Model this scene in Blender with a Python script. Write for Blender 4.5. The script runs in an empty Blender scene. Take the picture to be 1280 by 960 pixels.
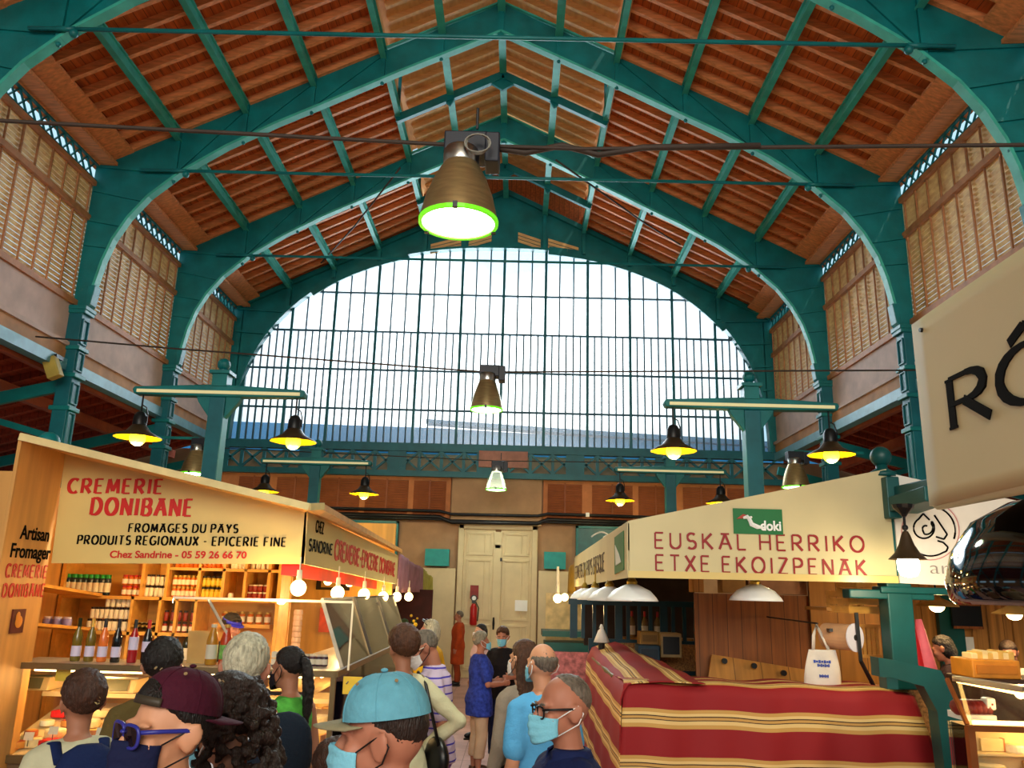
import bpy, bmesh, math, random
from mathutils import Vector, Matrix
from math import sin, cos, pi, radians as R
random.seed(7)
S = bpy.context.scene
COL = S.collection
# ---------------------------------------------------------------- camera
H0 = 2.05
F = 1017.15
CP, CY, CR = 0.24697896, -0.01040230, 0.02656819
_fw = Vector((sin(CY)*cos(CP), cos(CY)*cos(CP), sin(CP)))
_r0 = Vector((cos(CY), -sin(CY), 0)); _u0 = _r0.cross(_fw)
_r = _r0*cos(CR)+_u0*sin(CR); _u = _r.cross(_fw)
cd = bpy.data.cameras.new('camera'); cam = bpy.data.objects.new('camera', cd); COL.objects.link(cam)
cam.matrix_world = Matrix(((_r.x, _u.x, -_fw.x, 0), (_r.y, _u.y, -_fw.y, 0), (_r.z, _u.z, -_fw.z, H0), (0, 0, 0, 1)))
cd.sensor_width = 36; cd.lens = F/1280*36; cd.clip_start = .05; cd.clip_end = 300
S.camera = cam
def _ray(px, py): return _fw+_r*((px-640)/F)+_u*((480-py)/F)
def at(px, py, Y):            # photo pixel -> point of the hall at depth Y
    d = _ray(px, py); return Vector((0, 0, H0))+d*(Y/d.y)
def atx(px, py, X):           # photo pixel -> point on the plane x = X
    d = _ray(px, py); return Vector((0, 0, H0))+d*(X/d.x)
# ---------------------------------------------------------------- light
S.view_settings.view_transform = 'Standard'; S.view_settings.look = 'None'
S.view_settings.gamma = 1; S.view_settings.use_curve_mapping = False
S.view_settings.exposure = EXPOSURE = .2
S.cycles.use_denoising = True
S.cycles.max_bounces = 7; S.cycles.diffuse_bounces = 4; S.cycles.transparent_max_bounces = 12
S.cycles.sample_clamp_indirect = 6; S.cycles.caustics_reflective = False; S.cycles.caustics_refractive = False
W = bpy.data.worlds.new('sky'); S.world = W; W.use_nodes = True
wn = W.node_tree; wb = wn.nodes['Background']
wb.inputs[1].default_value = 1
def wnode(op, x, y=None):                                     # a bright cloud bank low over the street, blue sky around it
    n = W.node_tree.nodes.new('ShaderNodeMath'); n.operation = op
    for i, v in enumerate((x, y)):
        if v is None: continue
        if isinstance(v, (int, float)): n.inputs[i].default_value = v
        else: W.node_tree.links.new(v, n.inputs[i])
    return n.outputs[0]
_tc = wn.nodes.new('ShaderNodeTexCoord'); _sp = wn.nodes.new('ShaderNodeSeparateXYZ'); W.node_tree.links.new(_tc.outputs['Generated'], _sp.inputs[0])
_nz = wn.nodes.new('ShaderNodeTexNoise'); _nz.inputs['Scale'].default_value = 7; _nz.inputs['Detail'].default_value = 4; W.node_tree.links.new(_tc.outputs['Generated'], _nz.inputs[0])
_ex = wnode('DIVIDE', wnode('ADD', _sp.outputs[0], .02), .34); _ez = wnode('DIVIDE', wnode('SUBTRACT', _sp.outputs[2], .25), .145)
_rr = wnode('ADD', wnode('SQRT', wnode('ADD', wnode('MULTIPLY', _ex, _ex), wnode('MULTIPLY', _ez, _ez))), wnode('MULTIPLY', wnode('SUBTRACT', _nz.outputs[0], .5), .9))
_cr = wn.nodes.new('ShaderNodeValToRGB'); W.node_tree.links.new(_rr, _cr.inputs[0]); W.node_tree.links.new(_cr.outputs[0], wb.inputs[0])
_cr.color_ramp.elements[0].position = .62; _cr.color_ramp.elements[0].color = (2.2, 2.3, 2.3, 1)
_cr.color_ramp.elements[1].position = 1.0; _cr.color_ramp.elements[1].color = (.5, .78, .93, 1)
def light(name, kind, loc, energy, color, size=.1, rot=None, spot=None, **kw):
    d = bpy.data.lights.new(name, kind); d.energy = energy; d.color = color
    if kind == 'AREA':
        d.shape = 'ELLIPSE'; d.size = size[0]; d.size_y = size[1]
    elif kind == 'SUN': d.angle = size
    else: d.shadow_soft_size = size
    if spot: d.spot_size = spot; d.spot_blend = .6
    o = bpy.data.objects.new(name, d); o.location = loc; COL.objects.link(o)
    if rot: o.rotation_euler = rot
    return o
# daylight through the far window; an unseen fill light added at the rear
light('daylight_far_window', 'AREA', (-.5, 22.6, 8.9), 1600, (.84, .93, 1), (11.2, 5.1), (R(-90), 0, 0))
light('rear_fill_light', 'AREA', (-.5, -9.6, 7.6), 1500, (1, .89, .72), (12.5, 8), (R(90), 0, 0))
light('sun', 'SUN', (0, 0, 30), .7, (1, .9, .74), .01, (R(38), R(28), 0))
# ---------------------------------------------------------------- materials
def lin(h):
    h = h.lstrip('#'); v = [int(h[i:i+2], 16)/255 for i in (0, 2, 4)]
    return tuple(((c+.055)/1.055)**2.4 if c > .04045 else c/12.92 for c in v)+(1,)
MATS = {}
def mat(name, col, rough=.6, metal=0, var=.15, scale=6, bump=0, bscale=40, spec=.4, stretch=None, emit=0, alpha=1, ecol=None, trans=0, seams=None, coat=0):
    if name in MATS: return MATS[name]
    m = bpy.data.materials.new(name); m.use_nodes = True; MATS[name] = m
    nt = m.node_tree; N = nt.nodes; L = nt.links; b = N['Principled BSDF']
    c = lin(col) if isinstance(col, str) else col
    b.inputs['Base Color'].default_value = c
    b.inputs['Roughness'].default_value = rough; b.inputs['Metallic'].default_value = metal
    b.inputs['Specular IOR Level'].default_value = spec
    b.inputs['Coat Weight'].default_value = coat
    b.inputs['Transmission Weight'].default_value = trans
    b.inputs['Alpha'].default_value = alpha
    if emit:
        b.inputs['Emission Color'].default_value = lin(ecol) if ecol else c
        b.inputs['Emission Strength'].default_value = emit
    tc = N.new('ShaderNodeTexCoord'); mp = N.new('ShaderNodeMapping'); L.new(tc.outputs['Object'], mp.inputs[0])
    if stretch: mp.inputs['Scale'].default_value = stretch
    if var:
        nz = N.new('ShaderNodeTexNoise'); nz.inputs['Scale'].default_value = scale; nz.inputs['Detail'].default_value = 5
        L.new(mp.outputs[0], nz.inputs[0])
        rp = N.new('ShaderNodeValToRGB'); L.new(nz.outputs[0], rp.inputs[0])
        rp.color_ramp.elements[0].position = .3; rp.color_ramp.elements[1].position = .72
        rp.color_ramp.elements[0].color = tuple(x*(1-var) for x in c[:3])+(1,)
        rp.color_ramp.elements[1].color = tuple(min(1, x*(1+var)) for x in c[:3])+(1,)
        out = rp.outputs[0]
        if seams:                                  # narrow dark joints: (axis, spacing, width share)
            sx = N.new('ShaderNodeSeparateXYZ'); L.new(tc.outputs['Object'], sx.inputs[0])
            for ax, sp, wd, *sc in seams:
                d = N.new('ShaderNodeMath'); d.operation = 'DIVIDE'; d.inputs[1].default_value = sp; L.new(sx.outputs[ax], d.inputs[0])
                fr = N.new('ShaderNodeMath'); fr.operation = 'FRACT'; L.new(d.outputs[0], fr.inputs[0])
                lt = N.new('ShaderNodeMath'); lt.operation = 'LESS_THAN'; lt.inputs[1].default_value = wd; L.new(fr.outputs[0], lt.inputs[0])
                mx = N.new('ShaderNodeMix'); mx.data_type = 'RGBA'; L.new(lt.outputs[0], mx.inputs[0]); L.new(out, mx.inputs[6])
                mx.inputs[7].default_value = lin(sc[0]) if sc else tuple(x*.35 for x in c[:3])+(1,); out = mx.outputs[2]
        L.new(out, b.inputs['Base Color'])
    if bump:
        n2 = N.new('ShaderNodeTexNoise'); n2.inputs['Scale'].default_value = bscale; L.new(mp.outputs[0], n2.inputs[0])
        bp = N.new('ShaderNodeBump'); bp.inputs['Strength'].default_value = bump; bp.inputs['Distance'].default_value = .02
        L.new(n2.outputs[0], bp.inputs['Height']); L.new(bp.outputs[0], b.inputs['Normal'])
    return m
def glow(name, col, s, base='#ffffff'): return mat(name, base, .4, var=0, emit=s, ecol=col)
def glass(name, col=(.9, .95, 1), clear=.8, rough=.05):
    if name in MATS: return MATS[name]
    m = bpy.data.materials.new(name); m.use_nodes = True; MATS[name] = m
    nt = m.node_tree; N = nt.nodes; L = nt.links; N.remove(N['Principled BSDF'])
    t = N.new('ShaderNodeBsdfTransparent'); t.inputs[0].default_value = col+(1,)
    g = N.new('ShaderNodeBsdfGlossy'); g.inputs['Roughness'].default_value = rough
    fr = N.new('ShaderNodeFresnel'); fr.inputs[0].default_value = 1.45
    mx = N.new('ShaderNodeMixShader'); L.new(fr.outputs[0], mx.inputs[0]); L.new(t.outputs[0], mx.inputs[1]); L.new(g.outputs[0], mx.inputs[2])
    out = mx
    if clear < 1:
        tr = N.new('ShaderNodeBsdfTranslucent'); tr.inputs[0].default_value = col+(1,)
        m2 = N.new('ShaderNodeMixShader'); m2.inputs[0].default_value = 1-clear; L.new(mx.outputs[0], m2.inputs[1]); L.new(tr.outputs[0], m2.inputs[2]); out = m2
    L.new(out.outputs[0], N['Material Output'].inputs[0])
    return m
IRON = mat('green_iron', '#087476', .42, var=.25, scale=2.5, bump=.1, bscale=30)
IRONL = mat('lit_green_iron', '#3fae9c', .45, var=.22, scale=4)  # same green iron, with window light put into a paler colour
IRONB = mat('blue_green_post', '#0e6470', .45, var=.15, scale=4)
DECK = mat('roof_planks', '#bd5f28', .65, var=.35, scale=3, stretch=(6, .5, 6), seams=[(0, .13, .08)])
RAFT = mat('roof_rafters', '#e5935a', .6, var=.25, scale=4, stretch=(1, 6, 6))
DECKA = mat('aisle_planks', '#8c3520', .7, var=.3, scale=3, stretch=(6, .5, 6), seams=[(0, .16, .06)])
LANT = mat('lantern_boards', '#ffb877', .6, var=.2, scale=3, stretch=(1, 1, 8))
LOUV = mat('louvre_slats', '#ffc98f', .6, var=.28, scale=3, stretch=(1, 2, 4))
LOUVF = mat('louvre_frame', '#bd8052', .6, var=.2)
PLAS = mat('pink_plaster', '#b58f6c', .8, var=.14, scale=2.5, bump=.15, bscale=12)
BAND = mat('pale_pink_band', '#cdb2a6', .7, var=.15, scale=3)
OCHRE = mat('ochre_board', '#b98757', .7, var=.25, scale=3)
SHUT = mat('shutter_brown', '#93502c', .6, var=.15, scale=5)
SHUTF = mat('shutter_frame', '#c47a47', .65, var=.12)
DOORM = mat('cream_door', '#d8c69c', .55, var=.08, scale=3)
DARK = mat('dark_metal', '#15171a', .4, var=.2)
STEEL = mat('brushed_steel', '#b9b9b4', .28, 1, var=.15, scale=5, stretch=(1, 1, 12))
WHITE = mat('white_enamel', '#eef0ee', .35, var=.04)
BLACK = mat('black_plastic', '#0c0c0e', .35, var=.1)
FLOORM = mat('pinkish_floor_slabs', '#b98f86', .55, var=.2, scale=2.5, seams=[(0, .6, .012), (1, .6, .012)])
# ---------------------------------------------------------------- mesh helpers
def tag(o, label=None, cat=None, group=None, kind=None):
    if label: o['label'] = label
    if cat: o['category'] = cat
    if group: o['group'] = group
    if kind: o['kind'] = kind
    return o
def thing(name, label, cat, loc=(0, 0, 0), group=None, kind=None):
    o = bpy.data.objects.new(name, None); o.location = loc; o.empty_display_size = .1; COL.objects.link(o)
    return tag(o, label, cat, group, kind)
def wloc(p):
    v = Vector((0, 0, 0))
    while p: v += p.location; p = p.parent
    return v
def frame_of(d, up=(0, 0, 1)):
    d = Vector(d).normalized(); u = Vector(up)
    if abs(d.dot(u)) > .98: u = Vector((0, 1, 0)) if abs(d.y) < .9 else Vector((1, 0, 0))
    s = d.cross(u).normalized(); return s, s.cross(d).normalized(), d
class MB:
    def __init__(s): s.v = []; s.f = []
    def add(s, vs, fs):
        o = len(s.v); s.v += [Vector(v) for v in vs]; s.f += [tuple(i+o for i in f) for f in fs]; return s
    def box(s, c, d, M=None):
        c = Vector(c); vs = [Vector((x*d[0]/2, y*d[1]/2, z*d[2]/2)) for x in (-1, 1) for y in (-1, 1) for z in (-1, 1)]
        if M: vs = [M @ v for v in vs]
        return s.add([c+v for v in vs], [(0, 1, 3, 2), (4, 6, 7, 5), (0, 4, 5, 1), (2, 3, 7, 6), (0, 2, 6, 4), (1, 5, 7, 3)])
    def span(s, a, b): a = Vector(a); b = Vector(b); return s.box((a+b)/2, b-a)
    def beam(s, p, q, w, h, up=(0, 0, 1)):
        p = Vector(p); q = Vector(q); a, b, d = frame_of(q-p, up)
        vs = [e+a*(x*w/2)+b*(y*h/2) for e in (p, q) for x, y in ((-1, -1), (1, -1), (1, 1), (-1, 1))]
        return s.add(vs, [(3, 2, 1, 0), (4, 5, 6, 7), (0, 1, 5, 4), (1, 2, 6, 5), (2, 3, 7, 6), (3, 0, 4, 7)])
    def tube(s, pts, r, n=8, cap=True, flat=1):
        pts = [Vector(p) for p in pts]; k = len(pts); rs = r if isinstance(r, (list, tuple)) else [r]*k
        vs = []; up = Vector((0, 0, 1)); pa = None
        for i, p in enumerate(pts):
            d = pts[min(i+1, k-1)]-pts[max(i-1, 0)]
            if d.length < 1e-9: d = Vector((0, 0, 1))
            if pa is None: a, b, d = frame_of(d)
            else:
                d.normalize(); a = pa-d*pa.dot(d)
                a = a.normalized() if a.length > 1e-6 else frame_of(d)[0]; b = a.cross(d)
            pa = a
            for j in range(n): t = 2*pi*j/n; vs.append(p+a*(cos(t)*rs[i])+b*(sin(t)*rs[i]*flat))
        fs = [(i*n+j, i*n+(j+1) % n, (i+1)*n+(j+1) % n, (i+1)*n+j) for i in range(k-1) for j in range(n)]
        if cap: fs += [tuple(range(n))[::-1], tuple(range((k-1)*n, k*n))]
        return s.add(vs, fs)
    def lathe(s, prof, c=(0, 0, 0), n=20, M=None, cap=True):
        c = Vector(c); vs = []
        for r, z in prof:
            for j in range(n):
                t = 2*pi*j/n; v = Vector((r*cos(t), r*sin(t), z)); vs.append(c+((M @ v) if M else v))
        k = len(prof)
        fs = [(i*n+j, i*n+(j+1) % n, (i+1)*n+(j+1) % n, (i+1)*n+j) for i in range(k-1) for j in range(n)]
        if cap:
            if prof[0][0] > 1e-4: fs.append(tuple(range(n))[::-1])
            if prof[-1][0] > 1e-4: fs.append(tuple(range((k-1)*n, k*n)))
        return s.add(vs, fs)
    def ball(s, c, r, n=14, m=9, M=None):
        r = (r, r, r) if isinstance(r, (int, float)) else r; c = Vector(c); vs = []; 
        for i in range(m+1):
            a = -pi/2+pi*i/m
            for j in range(n):
                t = 2*pi*j/n; v = Vector((r[0]*cos(a)*cos(t), r[1]*cos(a)*sin(t), r[2]*sin(a))); vs.append(c+((M @ v) if M else v))
        return s.add(vs, [(i*n+j, i*n+(j+1) % n, (i+1)*n+(j+1) % n, (i+1)*n+j) for i in range(m) for j in range(n)])
    def prism(s, poly, ext):      # planar 3-D polygon pushed along ext
        poly = [Vector(p) for p in poly]; e = Vector(ext); k = len(poly)
        return s.add(poly+[p+e for p in poly], [tuple(range(k))[::-1], tuple(range(k, 2*k))]+[(i, (i+1) % k, k+(i+1) % k, k+i) for i in range(k)])
    def strip(s, a, b, ext):      # thick band between two polylines
        e = Vector(ext)
        for i in range(len(a)-1): s.prism([a[i], a[i+1], b[i+1], b[i]], e)
        return s
    def rings(s, rings, cap=True):
        n = len(rings[0]); vs = [v for r in rings for v in r]; k = len(rings)
        fs = [(i*n+j, i*n+(j+1) % n, (i+1)*n+(j+1) % n, (i+1)*n+j) for i in range(k-1) for j in range(n)]
        if cap: fs += [tuple(range(n))[::-1], tuple(range((k-1)*n, k*n))]
        return s.add(vs, fs)
    def grid(s, fn, nu, nv):
        vs = [fn(i/nu, j/nv) for j in range(nv+1) for i in range(nu+1)]
        return s.add(vs, [(j*(nu+1)+i, j*(nu+1)+i+1, (j+1)*(nu+1)+i+1, (j+1)*(nu+1)+i) for j in range(nv) for i in range(nu)])
    def build(s, name, m, parent=None, smooth=False, bevel=0, solid=0, remesh=0, sm=0, sub=0, tex=None, fac=.5):
        o0 = wloc(parent); me = bpy.data.meshes.new(name)
        me.from_pydata([v-o0 for v in s.v], [], s.f); me.validate()
        bm = bmesh.new(); bm.from_mesh(me); bmesh.ops.remove_doubles(bm, verts=bm.verts, dist=1e-5); bmesh.ops.recalc_face_normals(bm, faces=bm.faces)
        bm.to_mesh(me); bm.free()
        o = bpy.data.objects.new(name, me); COL.objects.link(o)
        mods = 0
        if solid: x = o.modifiers.new('s', 'SOLIDIFY'); x.thickness = solid; x.offset = 0; mods = 1
        if remesh: x = o.modifiers.new('r', 'REMESH'); x.mode = 'VOXEL'; x.voxel_size = remesh; mods = 1
        if sm: x = o.modifiers.new('m', 'SMOOTH'); x.factor = fac; x.iterations = sm; mods = 1
        if sub: x = o.modifiers.new('d', 'SUBSURF'); x.levels = sub; x.render_levels = sub; mods = 1
        if tex: x = o.modifiers.new('t', 'DISPLACE'); t = bpy.data.textures.new('t', 'CLOUDS'); t.noise_scale = tex[0]; x.texture = t; x.strength = tex[1]; x.mid_level = .5; mods = 1
        if bevel: x = o.modifiers.new('b', 'BEVEL'); x.width = bevel; x.segments = 2; x.limit_method = 'ANGLE'; x.angle_limit = R(40); mods = 1
        if mods:
            dg = bpy.context.evaluated_depsgraph_get(); new = bpy.data.meshes.new_from_object(o.evaluated_get(dg))
            o.modifiers.clear(); o.data = new; bpy.data.meshes.remove(me); me = new
        me.name = name; me.materials.clear(); me.materials.append(m)
        if smooth or remesh: me.polygons.foreach_set('use_smooth', [True]*len(me.polygons))
        if parent: o.parent = parent
        return o
def kids(o): return [c for c in COL.objects if c.parent == o] if False else list(o.children)
def copy_tree(o, parent=None, loc=None, label=None, group=None, rz=None):
    c = o.copy(); COL.objects.link(c); c.parent = parent
    if loc is not None: c.location = loc
    if rz is not None: c.rotation_euler.z = rz
    if label: c['label'] = label
    if group: c['group'] = group
    for ch in o.children: copy_tree(ch, c)
    return c
# ---------------------------------------------------------------- lettering
def _arc(cx, cy, rx, ry, a0, a1, n=10): return [(cx+rx*cos(R(a0+(a1-a0)*i/n)), cy+ry*sin(R(a0+(a1-a0)*i/n))) for i in range(n+1)]
GL = {
 'A': (.72, [[(0, 0), (.36, 1)], [(.36, 1), (.72, 0)], [(.14, .36), (.58, .36)]]),
 'B': (.58, [[(0, 0), (0, 1)], [(0, 1), (.3, 1)]+_arc(.3, .76, .24, .24, 90, -90, 8)+[(0, .52)], [(0, .52), (.32, .52)]+_arc(.32, .26, .26, .26, 90, -90, 8)+[(0, 0)]]),
 'C': (.66, [_arc(.4, .5, .4, .5, 50, 310, 16)]),
 'D': (.66, [[(0, 0), (0, 1)], [(0, 1), (.22, 1)]+_arc(.22, .5, .44, .5, 90, -90, 12)+[(0, 0)]]),
 'E': (.52, [[(0, 0), (0, 1)], [(0, 1), (.5, 1)], [(0, .52), (.42, .52)], [(0, 0), (.5, 0)]]),
 'F': (.5, [[(0, 0), (0, 1)], [(0, 1), (.5, 1)], [(0, .52), (.4, .52)]]),
 'G': (.7, [_arc(.4, .5, .4, .5, 50, 330, 16)+[(.72, .45)], [(.45, .45), (.72, .45)]]),
 'H': (.64, [[(0, 0), (0, 1)], [(.62, 0), (.62, 1)], [(0, .52), (.62, .52)]]),
 'I': (.1, [[(.05, 0), (.05, 1)]]),
 'K': (.6, [[(0, 0), (0, 1)], [(0, .42), (.55, 1)], [(.14, .55), (.6, 0)]]),
 'L': (.5, [[(0, 0), (0, 1)], [(0, 0), (.48, 0)]]),
 'M': (.8, [[(0, 0), (.08, 1)], [(.08, 1), (.4, .15)], [(.4, .15), (.72, 1)], [(.72, 1), (.8, 0)]]),
 'N': (.64, [[(0, 0), (0, 1)], [(0, 1), (.62, 0)], [(.62, 0), (.62, 1)]]),
 'O': (.8, [_arc(.4, .5, .4, .5, 0, 360, 22)]),
 'P': (.56, [[(0, 0), (0, 1)], [(0, 1), (.28, 1)]+_arc(.28, .73, .27, .27, 90, -90, 8)+[(0, .46)]]),
 'Q': (.8, [_arc(.4, .5, .4, .5, 0, 360, 22), [(.5, .2), (.8, -.06)]]),
 'R': (.6, [[(0, 0), (0, 1)], [(0, 1), (.28, 1)]+_arc(.28, .74, .26, .26, 90, -90, 8)+[(0, .48)], [(.22, .48), (.6, 0)]]),
 'S': (.54, [_arc(.27, .74, .25, .26, 40, 265, 10)+_arc(.26, .26, .27, .26, 85, -140, 10)]),
 'T': (.6, [[(.3, 0), (.3, 1)], [(0, 1), (.6, 1)]]),
 'U': (.62, [[(0, 1), (0, .3)]+_arc(.31, .3, .31, .3, 180, 360, 10)+[(.62, 1)]]),
 'V': (.66, [[(0, 1), (.33, 0)], [(.33, 0), (.66, 1)]]),
 'X': (.62, [[(0, 0), (.62, 1)], [(0, 1), (.62, 0)]]),
 'Y': (.62, [[(0, 1), (.31, .45)], [(.62, 1), (.31, .45)], [(.31, .45), (.31, 0)]]),
 'Z': (.58, [[(0, 1), (.56, 1)], [(.56, 1), (0, 0)], [(0, 0), (.58, 0)]]),
 '-': (.35, [[(0, .45), (.32, .45)]]), '.': (.1, [[(.05, 0), (.05, .08)]]),
}
GL['Ā'] = (.72, GL['A'][1]+[[(.1, 1), (.62, 1)]])          # the barred Basque capital A
GL['Ô'] = (.8, GL['O'][1]+[[(.2, 1.12), (.4, 1.32)], [(.4, 1.32), (.6, 1.12)]])
def lettering(name, text, o, ux, uy, h, m, parent, wv=.13, wh=None, gap=.2, width=None, slab=0, sc=1, flat=.003):
    """Capitals set as strokes on the plane through o (left end of the baseline) spanned by ux, uy."""
    wh = wh or wv; ux = Vector(ux).normalized(); uy = Vector(uy).normalized(); n = ux.cross(uy); o = Vector(o)
    adv = 0; items = []
    for ch in text:
        if ch == ' ': adv += .45; continue
        w, st = GL[ch]; items.append((adv, st)); adv += w*sc+gap
    k = 1
    if width: k = width/((adv-gap)*h)
    mb = MB()
    zi = 0
    for a0, st in items:
        for pl in st:
            zi += 1; off = .002+.0007*(zi % 4)
            pl = [((a0+x*sc)*k, y) for x, y in pl]
            if len(pl) > 2:
                n_ = len(pl); vs = []; closed = (Vector(pl[0])-Vector(pl[-1])).length < 1e-4
                for i in range(n_):
                    p0 = Vector(pl[i-1]) if i else (Vector(pl[-2]) if closed else Vector(pl[0])); p1 = Vector(pl[i+1]) if i < n_-1 else (Vector(pl[1]) if closed else Vector(pl[-1])); dd = (p1-p0).normalized()
                    w = wv*abs(dd.y)+wh*abs(dd.x); s = Vector((-dd.y, dd.x))*w/2; vs.append((Vector(pl[i])+s, Vector(pl[i])-s))
                q = lambda c, z: o+ux*(c.x*h)+uy*(c.y*h)+n*z
                mb.add([x for l, r_ in vs for x in (q(l, off+flat), q(r_, off+flat), q(r_, .001), q(l, .001))], [f for i in range(n_-1) for f in ((i*4, i*4+1, i*4+5, i*4+4), (i*4+1, i*4+2, i*4+6, i*4+5), (i*4+3, i*4, i*4+4, i*4+7))])
            for i in range(len(pl)-1) if len(pl) == 2 else ():
                p = Vector(pl[i]); q = Vector(pl[i+1]); d = q-p
                if d.length < 1e-6: continue
                d.normalize(); w = wv*abs(d.y)+wh*abs(d.x); e = d*(wh*.35 if len(pl) > 2 else 0); s = Vector((-d.y, d.x))*w/2
                cs = [p-e+s, p-e-s, q+e-s, q+e+s]
                mb.prism([o+ux*(c.x*h)+uy*(c.y*h)+n*off for c in cs], n*flat)
            if slab:
                for p, q in ((pl[0], pl[1]), (pl[-1], pl[-2])):
                    if abs(p[0]-q[0]) < .45*abs(p[1]-q[1]):
                        sg = wh/2 if p[1] > q[1] else -wh/2
                        cs = [(p[0]-slab, p[1]-sg), (p[0]+slab, p[1]-sg), (p[0]+slab, p[1]+sg*.2), (p[0]-slab, p[1]+sg*.2)]
                        mb.prism([o+ux*(c[0]*h)+uy*(c[1]*h)+n*(off+.0003) for c in cs], n*flat)
    return mb.build(name, m, parent)
def words(name, text, o, ux, uy, h, m, parent, width=None, bold=0, shear=0):
    cu = bpy.data.curves.new(name, 'FONT'); cu.body = text; cu.size = 1; cu.offset = bold; cu.shear = shear; cu.extrude = .003
    t = bpy.data.objects.new(name, cu); COL.objects.link(t)
    dg = bpy.context.evaluated_depsgraph_get(); me = bpy.data.meshes.new_from_object(t.evaluated_get(dg)); bpy.data.objects.remove(t)
    xs = [v.co.x for v in me.vertices]; x0 = min(xs); wd = max(xs)-x0; ys = [v.co.y for v in me.vertices]; 
    ux = Vector(ux).normalized(); uy = Vector(uy).normalized(); n = ux.cross(uy); o = Vector(o)-wloc(parent)
    kx = width/wd if width else h
    for v in me.vertices: v.co = o+ux*((v.co.x-x0)*kx)+uy*(v.co.y*h)+n*(.003+v.co.z*.5)
    me.materials.clear(); me.materials.append(m); me.name = name
    ob = bpy.data.objects.new(name, me); COL.objects.link(ob); ob.parent = parent
    return ob
# ================================================================ THE HALL
CX = -.5; HW = 6.87; EV = 8.97; RG = 12.39; SL = (RG-EV)/HW
YF = [-5.48, -1.84, 1.8, 5.44, 9.08, 12.72, 16.36, 20.0]
Y0, Y1 = -9.0, 20.0
def roofz(dx): return RG-SL*abs(dx)
MB().span((-14, Y0, -.1), (13, 24, 0)).build('floor', FLOORM).__setitem__('kind', 'structure')
# --- roof over the nave: boarding, rafters, purlins
rt = thing('ceiling', 'steep boarded timber roof of orange planks over the nave', 'ceiling', (CX, 0, EV), kind='structure')
deck = MB(); raft = MB(); eave = MB(); lant = MB(); lraft = MB(); side = MB(); mid = MB()
LX = 2.12; LH = .85
for sg in (-1, 1):
    a = (CX+sg*6.99, roofz(6.99)+.14); b = (CX+sg*LX, roofz(LX)+.14)
    deck.prism([(a[0], Y0, a[1]), (b[0], Y0, b[1]), (b[0], Y0, b[1]+.05), (a[0], Y0, a[1]+.05)], (0, Y1-Y0+.3, 0))
    l0 = (CX+sg*(LX+.15), roofz(LX+.15)+LH+.16); l1 = (CX, RG+LH+.16)
    lant.prism([(l0[0], Y0, l0[1]), (l1[0], Y0, l1[1]), (l1[0], Y0, l1[1]+.05), (l0[0], Y0, l0[1]+.05)], (0, 17.7-Y0, 0))
    lant.prism([(l0[0], 17.82, l0[1]), (l1[0], 17.82, l1[1]), (l1[0], 17.82, l1[1]+.05), (l0[0], 17.82, l0[1]+.05)], (0, 2.3, 0))
    y = Y0+.2
    while y < Y1:
        raft.beam((CX+sg*6.95, y, roofz(6.95)+.07), (CX+sg*LX, y, roofz(LX)+.07), .075, .14)
        lraft.beam((CX+sg*LX, y, roofz(LX)+LH+.1), (CX, y, RG+LH+.1), .075, .12)
        y += .405
    side.prism([(CX+sg*LX, Y0, roofz(LX)-.05), (CX+sg*(LX+.05), Y0, roofz(LX)-.05), (CX+sg*(LX+.05), Y0, roofz(LX)+LH*.6), (CX+sg*LX, Y0, roofz(LX)+LH*.6)], (0, Y1-Y0, 0))
    eave.span((CX+sg*6.55, Y0, EV+.0), (CX+sg*6.98, Y1, EV+.06))
    eave.prism([(CX+sg*6.3, Y0, roofz(6.3)-.02), (CX+sg*6.95, Y0, roofz(6.95)-.02), (CX+sg*6.95, Y0, roofz(6.95)+.02), (CX+sg*6.3, Y0, roofz(6.3)+.02)], (0, Y1-Y0, 0))
    for yy in [(p+q)/2 for p, q in zip(YF, YF[1:])]:
        mid.beam((CX+sg*LX, yy, roofz(LX)-.2), (CX, yy, RG-.2), .1, .16)
        mid.beam((CX+sg*(LX-.03), yy, roofz(LX)-.25), (CX+sg*(LX-.03), yy, roofz(LX)+LH), .06, .06, (0, 1, 0))
        mid.prism([(CX, yy-.03, RG-.2), (CX+sg*.35, yy-.03, RG-.33), (CX, yy-.03, RG-.55)], (0, .06, 0))
        mid.prism([(CX+sg*.9, yy-.03, roofz(.9)-.2), (CX+sg*1.2, yy-.03, roofz(1.2)-.2), (CX+sg*1.05, yy-.03, roofz(1.05)-.4)], (0, .06, 0))
deck.build('boarding', DECK, rt); raft.build('rafter', RAFT, rt); eave.build('eaves_board', RAFT, rt)
lant.build('lantern_boarding', LANT, rt); lraft.build('lantern_rafter', LANT, rt); side.build('lantern_side', LANT, rt); mid.build('lantern_frame', IRON, rt)
for sg in (-1, 1):
    for dx in (5.54, 4.42, 3.28, 2.08) if sg else ():
        z = roofz(dx)-.08; p = thing('purlin', 'green iron roof purlin running the length of the hall', 'roof beam', (CX+sg*dx, 0, z), 'green purlins', 'structure')
        m = MB().span((CX+sg*dx-.05, Y0, z-.1), (CX+sg*dx+.05, Y1, z-.07)).span((CX+sg*dx-.015, Y0, z-.07), (CX+sg*dx+.015, Y1, z+.1)).span((CX+sg*dx-.05, Y0, z+.08), (CX+sg*dx+.05, Y1, z+.11)); m.build('beam', IRONL, p)
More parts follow.
